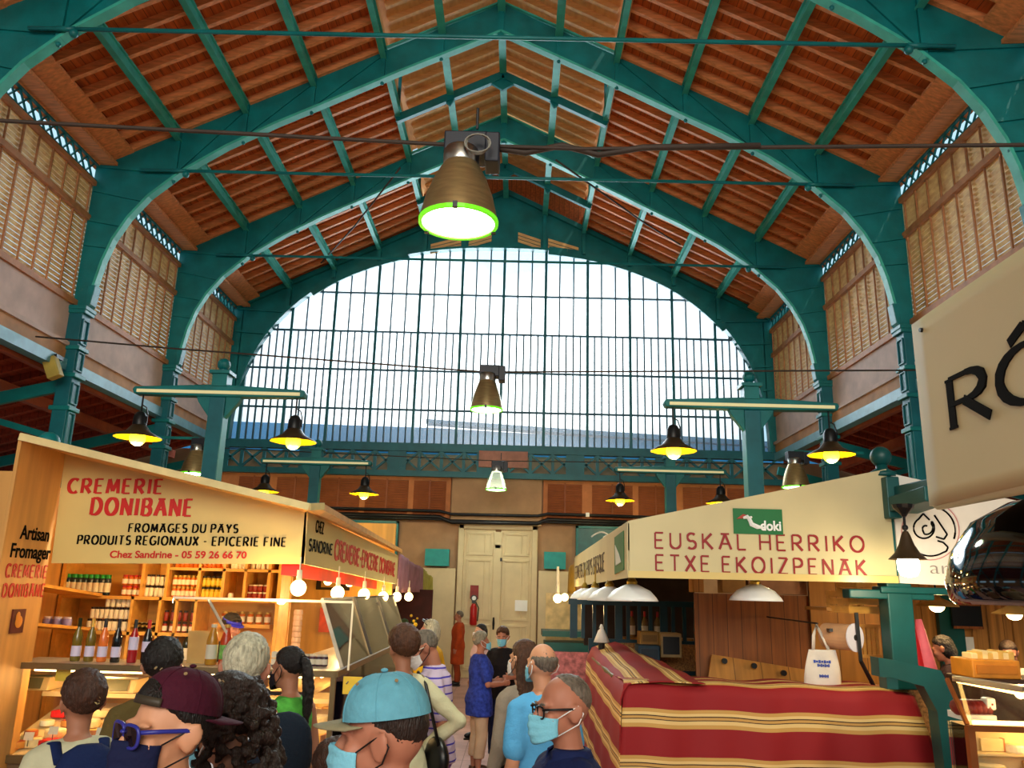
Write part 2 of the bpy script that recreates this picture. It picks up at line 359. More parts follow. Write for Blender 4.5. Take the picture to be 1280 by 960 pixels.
for dx, h in ((-1.05, LH), (0, LH), (1.05, LH)):
    z = roofz(dx)-.08; p = thing('purlin', 'green iron purlin under the raised roof lantern', 'roof beam', (CX+dx, 0, z), 'lantern purlins', 'structure')
    MB().span((CX+dx-.07, Y0, z-.1), (CX+dx+.07, Y1, z-.06)).span((CX+dx-.02, Y0, z-.06), (CX+dx+.02, Y1, z+.1)).build('beam', IRONL, p)
# --- arch frames
CURVE = [(6.66, 6.35), (6.62, 6.75), (6.54, 7.2), (6.42, 7.6), (6.22, 8.0), (5.93, 8.4), (5.42, 8.88), (4.7, 9.38), (3.9, 9.84), (3.15, 10.22), (1.8, 10.92), (0, 11.8)]
def arch_frame(Y, label):
    t = thing('arch_frame', label, 'roof frame', (CX, Y, 0), None, 'structure')
    web = MB(); fl = MB(); st = MB(); cl = MB(); cap = MB()
    for sg in (-1, 1):
        inn = [(CX+sg*x, Y-.025, z) for x, z in CURVE]; out = []
        for i, (x, z) in enumerate(CURVE):
            if i < 5: out.append((CX+sg*6.92, Y-.025, z if i < 4 else EV-.1))
            elif i == 5: out.append((CX+sg*6.92, Y-.025, EV))
            else: out.append((CX+sg*x*(1.0 if i > 8 else (1.2, 1.1, 1.05)[i-6]), Y-.025, roofz(x*(1.0 if i > 8 else (1.2, 1.1, 1.05)[i-6]))-.0))
        web.strip(inn, out, (0, .05, 0))
        for i in range(len(CURVE)-1):
            (x0, z0), (x1, z1) = CURVE[i], CURVE[i+1]
            fl.beam((CX+sg*x0, Y, z0), (CX+sg*x1, Y, z1), .15, .045, (sg*1, 0, .6))
        fl.beam((CX+sg*6.95, Y, EV+.03), (CX, Y, RG+.03), .15, .03)
        for dx in (5.54, 4.42, 3.28, 2.08, 1.05):
            zi = [z0+(z1-z0)*(dx-x0)/(x1-x0) for (x0, z0), (x1, z1) in zip(CURVE, CURVE[1:]) if x1 <= dx <= x0 and x0 != x1][0]
            st.box((CX+sg*dx, Y, (zi+roofz(dx))/2), (.07, .14, roofz(dx)-zi))
            st.ball((CX+sg*dx, Y-.03, zi-.08), .035, 8, 5)
        for (xa, za), (xb, zb) in (((6.9, 8.95), (5.5, 8.85)), ((6.9, 8.5), (6.0, 8.32)), ((6.9, 7.95), (6.3, 7.85)), ((6.9, 7.5), (6.44, 7.45)), ((4.42, 10.15), (5.54, 8.85)), ((3.28, 10.7), (4.42, 9.6)), ((2.08, 11.3), (3.28, 10.2))):
            st.beam((CX+sg*xa, Y-.04, za), (CX+sg*xb, Y-.04, zb), .03, .05)
        # column below the springing, capital, brackets
        cl.span((CX+sg*6.68, Y-.13, 0), (CX+sg*6.92, Y+.13, 6.3)) if sg > 0 else cl.span((CX-6.92, Y-.13, 0), (CX-6.68, Y+.13, 6.3))
        for za, zb in ((5.75, 6.15), (5.3, 5.6), (4.75, 5.08), (.9, 4.6)):
            for w in (-.09, .09): cl.box((CX+sg*6.67, Y+w, (za+zb)/2), (.03, .03, zb-za))
            for z in (za, zb): cl.box((CX+sg*6.67, Y, z), (.03, .2, .03))
        for z, w in ((6.28, .2), (6.34, .26), (5.66, .2), (5.2, .24), (4.66, .2), (.1, .3)): cap.box((CX+sg*6.8, Y, z), (.24+w*.5, .22+w*.5, .07))
        cap.prism([(CX+sg*6.56, Y-.1, 6.75), (CX+sg*6.68, Y-.1, 6.75), (CX+sg*6.68, Y-.1, 6.3), (CX+sg*6.6, Y-.1, 6.42)], (0, .2, 0))
    web.box((CX, Y, 12.05), (.1, .12, .7))
    web.build('web_plate', IRON, t); fl.build('flange', IRONL, t); st.build('stiffener', IRON, t); cl.build('column', IRONB, t, bevel=.008); cap.build('capital', IRON, t, bevel=.01)
    return t
for Y in YF[:-1]:
    arch_frame(Y, 'green iron arched roof frame spanning the nave' if Y < 9 else {9.08: 'nearest green iron arch, its haunches filling the top corners', 12.72: 'green iron arch with long tie rod, second of the three arches', 16.36: 'green iron arch standing just before the glazed end wall'}[round(Y, 2)])
for Y, ex in ((9.08, 5.9), (12.72, 6.1), (16.36, 6.1)):
    t = MB().tube([(CX-ex, Y-.12, 8.85), (CX+ex, Y-.12, 8.85)], .028, 8)
    for sg in (-1, 1): t.tube([(CX+sg*5.55, Y-.12, 8.85), (CX+sg*5.3, Y-.12, 8.85)], .036, 8); t.beam((CX+sg*5.4, Y-.12, 8.85), (CX+sg*5.4, Y, 8.9), .08, .05); t.ball((CX+sg*5.3, Y-.13, 8.78), .06, 8, 5)
    tag(t.build('tie_rod', IRON, smooth=True), {9.08: 'thin green tie rod stretched across the top of the picture between the nearest arch', 12.72: 'thin green tie rod across the second arch', 16.36: 'thin tie rod across the arch before the window'}[Y], 'tie rod', None, 'structure')
# --- clerestory walls with louvres
for sg, nm in ((-1, 'left'), (1, 'right')):
    x = CX+sg*6.9
    w = thing('wall_'+nm, 'clerestory wall of wooden louvres over a pale band, on the %s' % nm, 'wall', (x, 0, 5.3), kind='structure')
    MB().span((min(x, x+sg*.12), Y0, 5.72), (max(x, x+sg*.12), Y1, 6.42)).build('pale_band', BAND, w)
    MB().span((min(x-sg*.05, x+sg*.1), Y0, 5.45), (max(x-sg*.05, x+sg*.1), Y1, 5.72)).build('fascia_board', OCHRE, w)
    m = MB(); m.span((x-.09, Y0, 5.68), (x+.09, Y1, 5.75))
    m.build('ledge', BAND, w)
    m = MB(); m.span((x-.1, Y0, 5.28), (x+.1, Y1, 5.46)); m.build('girder', mat('blue_girder', '#5d9cae', .4, var=.15), w)
    sl = MB(); fr = MB(); lt = MB()
    for a, b in zip([Y0]+YF, YF):
        for k in range(27):
            z = 6.5+k*.08
            if abs(z-7.98) < .03: continue
            sl.box((x+sg*.06, (a+b)/2, z), (.012, b-a, .06), Matrix.Rotation(sg*R(-24), 3, 'Y'))
        n = 9
        for k in range(n+1):
            y = a+.1+(b-a-.2)*k/n; fr.box((x+sg*.02, y, 7.52), (.03, .018 if k % 2 else .03, 2.2))
        fr.box((x, (a+b)/2, 6.45), (.1, b-a, .1)); fr.box((x, (a+b)/2, 7.98), (.07, b-a, .1)); fr.box((x, (a+b)/2, 8.62), (.08, b-a, .08))
        y = a+.15
        while y < b-.3:
            lt.beam((x, y, 8.68), (x, y+.24, 8.95), .02, .03, (1, 0, 0)); lt.beam((x, y+.24, 8.68), (x, y, 8.95), .02, .03, (1, 0, 0)); y += .24
        lt.box((x, (a+b)/2, 8.96), (.1, b-a, .05)); lt.box((x, (a+b)/2, 8.68), (.05, b-a, .03))
    sl.build('louvre_slats', LOUV, w); fr.build('louvre_frame', LOUVF, w); lt.build('eaves_lattice', IRON, w)
    # side aisle: low boarded roof, outer wall
    xo = CX+sg*12.2
    r = thing('ceiling', 'low dark red boarded roof over the %s side aisle' % nm, 'ceiling', (xo, 0, 4), kind='structure')
    d = MB().prism([(x, Y0, 5.62), (xo, Y0, 4.1), (xo, Y0, 4.16), (x, Y0, 5.68)], (0, 29.3, 0)); d.build('boarding', DECKA, r)
    d = MB(); y = Y0+.2
    while y < 20: d.beam((x, y, 5.56), (xo, y, 4.04), .08, .12); y += .5
    d.build('rafter', DECKA, r)
    d = MB(); d.beam((x+sg*1.2, Y0, 5.08), (x+sg*1.2, 20, 5.08), .14, .2).beam((x+sg*.2, Y0, 5.3), (x+sg*.2, 20, 5.3), .1, .14); d.build('timber_purlin', mat('red_timber', '#9a4a30', .6), r)
    d = MB()
    for Y in YF: d.beam((x, Y, 5.05), (xo, Y, 3.75), .08, .2).beam((x, Y, 4.2), (x+sg*1.6, Y, 4.62), .06, .1)
    d.build('iron_rafter', IRON, r)
    d = MB()
    for a, b in zip([Y0]+YF, YF):
        d.span((min(xo, xo+sg*.2), a, 0), (max(xo, xo+sg*.2), b, 2.2)); d.span((min(xo, xo+sg*.2), a, 3.3), (max(xo, xo+sg*.2), b, 4.2)); d.span((min(xo, xo+sg*.2), a, 2.2), (max(xo, xo+sg*.2), a+1.2, 3.3))
    tag(d.build('wall_outer_'+nm, PLAS), 'outer wall of the %s side aisle with window openings' % nm, 'wall', None, 'structure')
# --- glazed end wall
def ell(t, a=6.72, b=5.27, e=.86): c, s = cos(t), sin(t); return (CX+math.copysign(abs(c)**e, c)*a, 5.48+abs(s)**e*b)
def inside(x, z): u = abs((x-CX)/6.72); return 5.48+5.27*(max(0, 1-u**2.33))**(1/2.33)
ARC = [ell(pi*i/48) for i in range(49)]
g = thing('wall_far', 'green iron gable end of the hall around the great arched window', 'wall', (CX, Y1, 0), kind='structure')
m = MB(); up = []
for i, (x, z) in enumerate(ARC): dx = x-CX; up.append((x, Y1-.05, max(z+.02, roofz(dx)+.1)))
m.strip([(x, Y1-.05, z) for x, z in ARC], up, (0, .12, 0))
for sg in (-1, 1): m.span((CX+sg*6.7 if sg > 0 else CX-7.4, Y1-.05, 5.3), (CX+7.4 if sg > 0 else CX-6.7, Y1+.07, 9.3))
m.build('gable_plate', IRON, g)
m = MB()
for i in range(48): (x0, z0), (x1, z1) = ARC[i], ARC[i+1]; m.beam((x0, Y1-.08, z0), (x1, Y1-.08, z1), .22, .06, (CX-x0, 0, 5-z0))
m.build('arch_rib', IRON, g)
m = MB()
for dx in (5.54, 4.42, 3.28, 2.08, 1.05): 
    for sg in (-1, 1): zi = inside(CX+sg*dx, 0); m.box((CX+sg*dx, Y1-.12, (zi+roofz(dx))/2), (.09, .16, roofz(dx)-zi))
for sg in (-1, 1):
    for z in (8.9, 8.3, 7.7, 7.1): m.beam((CX+sg*6.85, Y1-.1, z), (CX+sg*(5.6+(8.9-z)*.55), Y1-.1, z-.05+.0), .04, .05)
    m.beam((CX+sg*6.87, Y1-.1, EV), (CX, Y1-.1, RG), .1, .12)
m.build('stiffener', IRON, g)
m = MB()
for sg in (-1, 1):
    for (xa, xb) in ((.35, .95), (1.15, 1.95)):
        for k in range(3):
            m.prism([(CX+sg*xa, Y1-.07, 11.02-.2*xa+k*.1), (CX+sg*xb, Y1-.07, 11.02-.2*xb-.08+k*.1), (CX+sg*xb, Y1-.07, 11.02-.2*xb+k*.1), (CX+sg*xa, Y1-.07, 11.1-.2*xa+k*.1)], (0, .015, 0))
m.build('gable_vent', LANT, g)
MB().prism([(CX-LX-.1, Y1+.0, roofz(LX)-.1), (CX+LX+.1, Y1+.0, roofz(LX)-.1), (CX+LX+.1, Y1+.0, roofz(LX)+LH+.2), (CX, Y1+.0, RG+LH+.2), (CX-LX-.1, Y1+.0, roofz(LX)+LH+.2)], (0, .06, 0)).build('lantern_end', DECK, g)
wd = thing('window_1', 'great arched window of frosted panes filling the end of the hall', 'window', (CX, Y1, 5.48), kind='structure')
m = MB(); m.prism([(x, Y1+.06, z) for x, z in ARC[::-1]], (0, .012, 0)); m.build('frosted_panes', glass('frosted_glass', (.97, .99, 1), .95, .2), wd)
th = MB(); mj = MB()
for k in range(-6, 7):
    x = CX+k*1.09+.02
    if abs(x-CX) < 6.6: mj.span((x-.035, Y1-.04, 5.48), (x+.035, Y1+.05, inside(x, 0)))
    for j in range(1, 6):
        xx = x+j*1.09/6
        if abs(xx-CX) > 6.6: continue
        top = inside(xx, 0); top = top if j % 2 == 0 else min(top, 8.4)
        th.span((xx-.019, Y1, 5.48), (xx+.019, Y1+.05, top))
for z in (9.45, 8.4, 7.38, 6.36):
    u = ((z-5.48)/5.27); hw = 6.72*(1-u**2.33)**(1/2.33); th.span((CX-hw, Y1-.01, z-.022), (CX+hw, Y1+.05, z+.022))
mj.build('mullion', IRONB, wd); th.build('glazing_bars', mat('slate_iron', '#2f5a6e', .5), wd)
# opposite house seen through the panes
hs = thing('neighbouring_building', 'blue-grey roof of the house across the street, seen low through the window', 'building', (0, 26, 0))
MB().prism([(-12, 25, 6.95), (-2.6, 25, 6.88), (12, 25, 6.35), (12, 25, 0), (-12, 25, 0)], (0, 3, 0)).build('house_wall', mat('blue_grey_render', '#2f86bc', .8, var=.03), hs)
MB().prism([(-2.9, 24.8, 7.12), (1.4, 24.8, 6.92), (12, 24.8, 6.5), (12, 24.8, 6.35), (1.4, 24.8, 6.78), (-2.9, 24.8, 7.0)], (0, .5, 0)).build('roof_edge', mat('slate_blue', '#2f6488', .7, var=.03), hs)
# lattice girder and back wall beneath the window
lg = thing('lattice_girder', 'green iron lattice girder below the great window', 'girder', (CX, Y1, 4.8), None, 'structure')
m = MB().span((CX-7, Y1-.12, 5.3), (CX+7, Y1+.1, 5.5)).span((CX-7, Y1-.1, 4.68), (CX+7, Y1+.08, 4.82)); m.build('chord', IRONB, lg)
m = MB(); x = CX-6.9
while x < CX+6.8:
    if not (-1.35 < x+.28-CX+.0 < 1.2 and False):
        m.beam((x, Y1-.05, 4.82), (x+.55, Y1-.05, 5.3), .05, .07, (0, 1, 0)); m.beam((x+.55, Y1-.05, 4.82), (x, Y1-.05, 5.3), .05, .07, (0, 1, 0))
        m.box((x, Y1-.05, 5.06), (.07, .08, .5))
    x += .55
for i in range(0, 26, 4): m.box((CX-6.9+i*.55-.0, Y1-.06, 5.06), (.45, .04, .5))
m.build('lattice', IRONB, lg)
MB().span((-.97, Y1-.16, 4.94), (.23, Y1-.04, 5.34)).build('name_board', mat('faded_rose_board', '#a87466', .7, var=.2), lg)
bw = thing('wall_back', 'ochre plaster wall under the girder, with shutters either side of the door', 'wall', (CX, 20.3, 0), kind='structure')
m = MB().span((-14, 20.34, 0), (13, 20.6, 5.3)); m.build('plaster', PLAS, bw)
m = MB().span((-1.62, 20.16, 3.66), (.6, 20.36, 4.9)).span((-1.62, 20.1, 3.6), (.6, 20.36, 3.72)); m.build('door_tympanum', PLAS, bw)
m = MB()
for a, b in ((-7.4, -1.66), (.64, 7.2)): m.span((a, 20.26, 3.72), (b, 20.345, 4.78))
m.build('shutter_surround', SHUTF, bw)
for k, (a, b) in enumerate(((-6.95, -6.2), (-6.0, -5.08), (-4.98, -3.92), (-3.78, -2.72), (-2.58, -1.78), (.75, 1.6), (1.85, 2.85), (3.0, 3.85), (4.1, 5.0), (5.2, 6.1))):
    m = MB(); z = 3.8
    while z < 4.62:
        for c0, c1 in ((a, (a+b)/2-.02), ((a+b)/2+.02, b)): m.box(((c0+c1)/2, 20.25, z), (c1-c0, .02, .07), Matrix.Rotation(R(25), 3, 'X'))
        z += .06
    m.span(((a+b)/2-.02, 20.22, 3.76), ((a+b)/2+.02, 20.27, 4.64))
    tag(m.build('shutter', SHUT), 'brown louvred shutter high on the back wall, %s' % ('left of the door' if b < 0 else 'right of the door'), 'shutter', 'shutters left of the door' if b < 0 else 'shutters right of the door', 'structure')
d = thing('door_1', 'tall cream double door in the middle of the back wall', 'door', (-.45, 20.3, 0), kind='structure')
MB().span((-1.42, 20.2, 0), (-1.28, 20.36, 3.6)).span((.38, 20.2, 0), (.52, 20.36, 3.6)).span((-1.42, 20.2, 3.46), (.52, 20.36, 3.62)).span((-1.5, 20.14, 3.56), (.6, 20.34, 3.64)).build('door_frame', DOORM, d, bevel=.015)
m = MB()
for a, b in ((-1.28, -.52), (-.38, .38)):
    m.span((a, 20.26, 0), (b, 20.34, 3.46))
    for za, zb in ((.2, 1.2), (1.35, 2.72), (2.86, 3.36)):
        m.span((a+.06, 20.235, za), (a+.12, 20.27, zb)).span((b-.12, 20.235, za), (b-.06, 20.27, zb)).span((a+.06, 20.235, za-.03), (b-.06, 20.27, za+.03)).span((a+.06, 20.235, zb-.03), (b-.06, 20.27, zb+.03))
        m.span((b-.26, 20.24, za), (b-.22, 20.27, zb))
m.span((-.55, 20.2, 0), (-.35, 20.3, 3.1)).prism([(-.56, 20.2, 3.4), (-.34, 20.2, 3.4), (-.38, 20.2, 3.0), (-.52, 20.2, 3.0)], (0, .1, 0))
m.build('door_leaf', DOORM, d, bevel=.008)
MB().lathe([(.02, -.14), (.03, 0), (.02, .14)], (-.5, 20.17, 1.25), 8).box((-.36, 20.19, 2.74), (.05, .04, .08)).build('door_bolt', DARK, d)
for a, b in ((-2.35, -1.45), (.55, 1.3)):
    MB().span((a, 20.1, 0), (b, 20.34, 2.5)).build('door_pier', DOORM, d, bevel=.01)
MB().span((-2.2, 20.05, 2.55), (-1.62, 20.3, 2.95)).span((.68, 20.05, 2.55), (1.2, 20.3, 2.95)).build('turquoise_box', mat('turquoise_paint', '#1e9a98', .5), d)
tag(MB().span((.0, 20.2, 1.55), (.3, 20.235, 1.8)).build('notice', WHITE), 'white paper notice taped to the cream door', 'notice')
# service pipes over the door
for k, (z, r, x0) in enumerate(((3.72, .05, -3.6), (3.86, .035, -3.6), (3.66, .03, -3.6))):
    pts = [(x0-4, 20.08, z+.02), (-1.9, 20.08, z), (-1.6, 20.05, z-.12+.05*k), (.5, 20.05, z-.1+.04*k), (.75, 20.08, z), (7, 20.08, z-.04)]
    tag(MB().tube(pts, r, 8).build('service_pipe', DARK, smooth=True), 'dark pipe running along the back wall above the door, %s' % ('thickest', 'upper', 'lower')[k], 'pipe', None, 'structure')
tag(MB().box((1.72, 20.05, 3.86), (.09, .05, .1)).build('junction_box', WHITE), 'small white box on the pipes right of the door', 'junction box')
# teal stained screens with white scrollwork
SCR = mat('teal_panel', '#0f5f63', .35, var=.2)
for a, b, side_ in ((-4.6, -2.9, 'left'), (1.45, 3.4, 'right')):
    t = thing('window_%d' % (2 if a < 0 else 3), 'teal panel with white scrollwork on the back wall, %s of the door' % side_, 'window', ((a+b)/2, 20.2, 2.4), kind='structure')
    MB().span((a, 20.22, 2.4), (b, 20.33, 3.6)).build('panel', SCR, t)
    m = MB().span((a, 20.18, 3.54), (b, 20.3, 3.6)).span((a, 20.18, 2.4), (a+.06, 20.3, 3.6)).span((b-.06, 20.18, 2.4), (b, 20.3, 3.6)); m.build('panel_frame', IRON, t)
    m = MB(); c = (a+b)/2
    for sg in (-1, 1):
        m.tube([(c+sg*(.1+.5*u), 20.2, 3.34+.12*sin(pi*u)) for u in [i/8 for i in range(9)]], .022, 6)
        m.tube([(c+sg*(.22+.09*cos(w)), 20.2, 3.3+.08*sin(w)) for w in [i*.6 for i in range(10)]], .018, 6)
    m.ball((c, 20.2, 3.33), (.09, .02, .07)); m.build('scrollwork', WHITE, t)
# rear end of the hall: a plain low wall, left open above
m = MB().span((-14, Y0-.2, 0), (13, Y0, 2.4)); 
tag(m.build('wall_rear', PLAS), 'ochre wall at the other end of the hall', 'wall', None, 'structure')
# ================================================================ LAMPS
YEL = glow('lamp_glow_yellow', '#ffe21a', 5); WARM = glow('bulb_glow_warm', '#ffd98a', 8); COOL = glow('highbay_glow', '#f4ffe0', 9)
SHADE = mat('bronze_shade', '#4a3a26', .45, .3, var=.2); ENAM = mat('yellow_enamel', '#e8b50a', .4, var=.05)
BALLAST = mat('ballast_box', '#171c2a', .45, var=.2); BELL = mat('bell_metal', '#b8a274', .32, .8, var=.2, stretch=(1, 1, 6), scale=6)
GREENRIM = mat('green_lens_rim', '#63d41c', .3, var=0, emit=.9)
def pendant(loc, label, rod=.28, e=26, group=None, r=.335):
    t = thing('pendant_lamp', label, 'lamp', loc, group); x, y, z = loc
    MB().tube([(x, y, z+.36), (x, y, z+.36+rod)], .014, 6).tube([(x, y, z+.5), (x+.07, y, z+.46), (x+.1, y, z+.36), (x+.1, y, z+.22)], .01, 6).build('rod', DARK, t)
    MB().lathe([(.095, .16), (.1, .2), (.095, .32), (.06, .38), (.02, .4)], loc, 16).build('lamp_cap', DARK, t, True)
    MB().lathe([(r, 0), (r, .012), (.17, .1), (.1, .19), (.095, .19)], loc, 24, cap=False).build('lamp_shade', SHADE, t, True)
    MB().lathe([(r-.005, .003), (.165, .09), (.095, .175), (0, .175)], loc, 24, cap=False).build('reflector', ENAM, t, True)
    MB().ball((x, y, z+.0), (.115, .115, .115)).lathe([(.06, .05), (.06, .16)], loc, 12).build('bulb', YEL, t, True)
    light('lamp_light', 'POINT', (x, y, z-.16), e, (1, .8, .35), .06)
    return t
def tpost(x, y, where, side):
    z = 4.77; t = thing('lamp_post', 'green square post with a long light-strip crossarm, %s' % where, 'lamp post', (x, y, 0))
    MB().span((x-.115, y-.115, 0), (x+.115, y+.115, z-.1)).span((x-.15, y-.15, 0), (x+.15, y+.15, .3)).build('post', IRONB, t, bevel=.012)
    m = MB()
    for sg in (-1, 1): m.prism([(x, y-.09, z+.1), (x+sg*1.25, y-.09, z+.04), (x+sg*1.28, y-.09, z), (x+sg*1.25, y-.09, z-.07), (x, y-.09, z-.09)], (0, .18, 0))
    m.build('crossarm', IRON, t, bevel=.015)
    m = MB()
    for sg in (-1, 1): m.prism([(x+sg*.1, y-.06, z-.08), (x+sg*.33, y-.06, z-.08), (x+sg*.3, y-.06, z-.16), (x+sg*.1, y-.06, z-.42)], (0, .12, 0))
    m.build('bracket', IRON, t, bevel=.01)
    m = MB()
    for sg in (-1, 1): m.span((x+sg*.0, y-.115, z-.05), (x+sg*1.2, y-.09, z-.005))
    m.build('light_strip', mat('strip_diffuser', '#d9cf9a', .4, var=0, emit=.4), t)
    m = MB().box((x, y, z+.17), (.22, .22, .2)).box((x, y, z+.28), (.3, .3, .05)).lathe([(.05, .3), (.05, .36), (.0, .36)], (x, y, z), 12).ball((x, y, z+.42), .095)
    m.build('finial', IRON, t, smooth=False)
    for sg in (-1, 1):
        pendant((x+sg*1.14, y, z-.72), 'yellow-glowing cone lamp hung from the %s end of the %s crossarm' % ('left' if sg < 0 else 'right', side), .33)
tpost(-4.43, 11.7, 'rising behind the cream dairy sign', 'front left post'); tpost(3.39, 11.7, 'rising behind the green-badged cream awning', 'front right post')
tpost(-4.62, 18.5, 'nearest the back wall, left of the door', 'far left post'); tpost(3.46, 18.5, 'nearest the back wall, right of the door', 'far right post')
def highbay(loc, label, r=.235, on=True, open_=False, tilt=0, e=170, arm=0):
    t = thing('high_bay_lamp', label, 'lamp', loc); x, y, z = loc
    m = MB().box((x+.03, y+.06, z+.58), (.3, .2, .17)).box((x+.21, y+.04, z+.54), (.1, .2, .22)); m.build('ballast_box', BALLAST, t, bevel=.01)
    MB().lathe([(.118, .41), (.122, .43), (.122, .52), (.11, .54)], loc, 18).build('neck', STEEL, t, True)
    MB().lathe([(r, 0), (r*.98, .04), (r*.86, .18), (r*.68, .31), (.115, .43)], loc, 28, cap=False).build('bell_reflector', glass('clear_acrylic', (.95, .95, .9), .8) if open_ else BELL, t, True)
    MB().lathe([(r*1.02, -.012), (r*1.02, .012), (r*.93, .012), (r*.93, -.012), (r*1.02, -.012)], loc, 28, cap=False).build('lens_rim', GREENRIM, t)
    MB().lathe([(r*.94, 0), (r*.6, -.018), (0, -.03)], loc, 28, cap=False).build('lens', COOL if on else GREENRIM, t, True)
    m = MB()
    for a in (.5, 2.6, 4.7): m.box((x+r*cos(a), y+r*sin(a), z), (.03, .03, .04))
    m.build('clip', DARK, t)
    if arm: MB().beam((x, y, z+.66), (CX+arm*6.9, y, z+.66), .05, .05).build('wall_arm', IRON, t)
    else: MB().tube([(x+.1, y, z+.7), (x+.1, y, z+.86)], .01, 6).build('hanger', DARK, t)
    if e: light('lamp_light', 'SPOT', (x, y, z-.06), e, (.95, 1, .85), .2, (0, 0, 0), R(150))
    return t
a = at(573, 278, 5.0); highbay(tuple(a), 'large bell-shaped hall lamp hanging closest overhead, white-lit', .262)
a = at(608, 512, 11.5); highbay(tuple(a), 'dark bell-shaped hall lamp hanging in front of the great window', .235)
a = at(620, 612, 18.9); highbay(tuple(a), 'see-through hall lamp hanging in front of the door tympanum', .24, open_=True, e=80)
a = at(243, 592, 15); highbay(tuple(a), 'silver bell lamp over the left aisle, behind the dairy roof', .25, e=60, arm=-1)
a = at(995, 609, 15); highbay(tuple(a), 'silver bell lamp over the right aisle, behind the cream awning', .25, e=60, arm=1)
for y in (-2.5,): highbay((-.45, y, 4.4), 'bell-shaped hall lamp added unseen behind the photographer for fill', .235)  # unseen extra lamp, added as fill from behind the camera
def cable(pts, r, label): return tag(MB().tube(pts, r, 6).build('cable', mat('dusty_cable', '#3a2f28', .7), smooth=True), label, 'cable')
cable([(-7.3, 5, 5.3), (-3.6, 5, 5.1), (-.5, 5.02, 5.0), (.4, 5.02, 4.99), (3.4, 5, 5.08), (6.3, 5, 5.2)], .014, 'black cable slung across the hall that carries the nearest bell lamp')
cable([(-.3, 5.03, 5.0), (0, 5.05, 4.97), (.25, 5.03, 5.02), (.5, 5.04, 4.96), (.8, 5.02, 5.01), (1.6, 5, 5.03)], .022, 'thicker cable bundle tied beside the nearest bell lamp')
cable([(-7.2, 11.5, 5.5), (-5.2, 11.5, 5.37), (-.5, 11.5, 5.12), (5.7, 11.5, 5.3), (6.3, 11.5, 5.35)], .013, 'thin black cable crossing low before the great window')
cable([(-7.2, 18.9, 5.1), (-.5, 18.9, 4.95), (6.3, 18.9, 5.05)], .012, 'thin cable across the back wall holding the see-through lamp')
c = at(598, 190, 4.97); m = MB()
for k in range(4): m.tube([(c.x+(.075+.004*k)*cos(i*.3927), c.y-.1-.006*k, c.z+(.075-.003*k)*sin(i*.3927)) for i in range(17)], .005, 5, cap=False)
tag(m.build('cable_coil', mat('grey_cable', '#8a8a80', .5), smooth=True), 'coil of spare grey cable on the ballast of the nearest bell lamp', 'cable')
for a, b, nm in (((695, 200), (890, 330), 'right'), ((500, 210), (400, 330), 'left')):
    p = at(a[0], a[1], 14.5); q = at(b[0], b[1], 19.6); cable([p, (p+q)/2+Vector((0, 0, -.1)), q], .02, 'slanting brace wire under the %s roof slope before the window' % nm)
fl = thing('floodlight', 'small beige floodlight clamped on the left column', 'lamp', tuple(at(66, 458, 12.2)))
a = at(66, 460, 12.2); MB().box(a, (.2, .16, .34), Matrix.Rotation(R(-25), 3, 'Y')).build('housing', mat('beige_plastic', '#b9a24a', .5), fl, bevel=.02)
MB().box(a+Vector((0, .1, .2)), (.06, .2, .06)).build('clamp', DARK, fl)
# ================================================================ LEFT STALL (dairy)
CREAM = mat('cream_sign', '#d9c078', .3, var=.06, scale=1.5); CREAM2 = mat('cream_canvas', '#cdc094', .65, var=.07, scale=1.5, bump=.05, bscale=8)
PLY = mat('plywood', '#d19a54', .5, var=.18, scale=3, stretch=(1, 3, .35)); PINE = mat('pine_shelf', '#d9a04a', .5, var=.16, scale=4, stretch=(.4, 3, 3))
REDP = mat('red_paint', '#c51a10', .5, var=.05); MAROON = mat('maroon_paint', '#8e1014', .5, var=.05); INK = mat('black_paint', '#0a0706', .85, var=.05, spec=.1)
Yl = 7.3
t = thing('market_stall', 'cream dairy stall on the left with plywood roof and red lettering', 'market stall', (-3, Yl, 0))
def P(px, py, Y=Yl): return at(px, py, Y)
tl, tr, br, bl = P(82, 563), P(383, 641), P(381, 705), P(64, 704)
fs = MB().prism([bl, br, tr, tl], (0, .03, 0)).build('front_sign', CREAM, t)
X1 = -1.86
ss = MB().prism([(X1, Yl, 2.22), (X1, 13.1, 2.08), (X1, 13.1, 2.52), (X1, Yl, 2.67)], (-.03, 0, 0)).build('side_sign', CREAM, t)
A = P(24, 550, 6.62); B = P(386, 638, 7.0); Bk = Vector((-1.8, 13.1, 2.56)); Ak = Vector((-4.3, 13.1, 3.2)); Bc = Vector((X1+.14, 7.25, 2.69))
m = MB().prism([A, B, Bc, Bk, Ak], (0, 0, .055)); m.build('roof_board', PLY, t)
m = MB().beam(A+Vector((0, 0, .03)), B+Vector((0, 0, .03)), .03, .06).beam(B+Vector((0, 0, .03)), Bc+Vector((0, 0, .03)), .03, .06); m.build('roof_edge', mat('pale_edge', '#d8c487', .5), t)
a0 = atx(30, 548, -4.12); pn = MB().prism([(-4.12, 6.64, .0), (-4.12, Yl+.02, .0), (-4.12, Yl+.02, 3.18), (-4.12, 6.64, 3.2)], (-.03, 0, 0)).build('end_panel', PLY, t)
MB().span((-4.5, 7.42, 0), (-4.3, 7.6, 3.15)).build('post', IRON, t, bevel=.01); MB().span((-5.05, 7.6, 0), (-5.0, 9.7, 3.0)).span((-5.05, 7.56, 0), (-4.5, 7.6, 3.0)).build('left_wall', PLY, t)
m = MB().lathe([(.05, 3.14), (.05, 3.2)], (-4.4, 7.5, 0), 12).ball((-4.4, 7.5, 3.27), .1); m.build('finial', IRON, t, True)
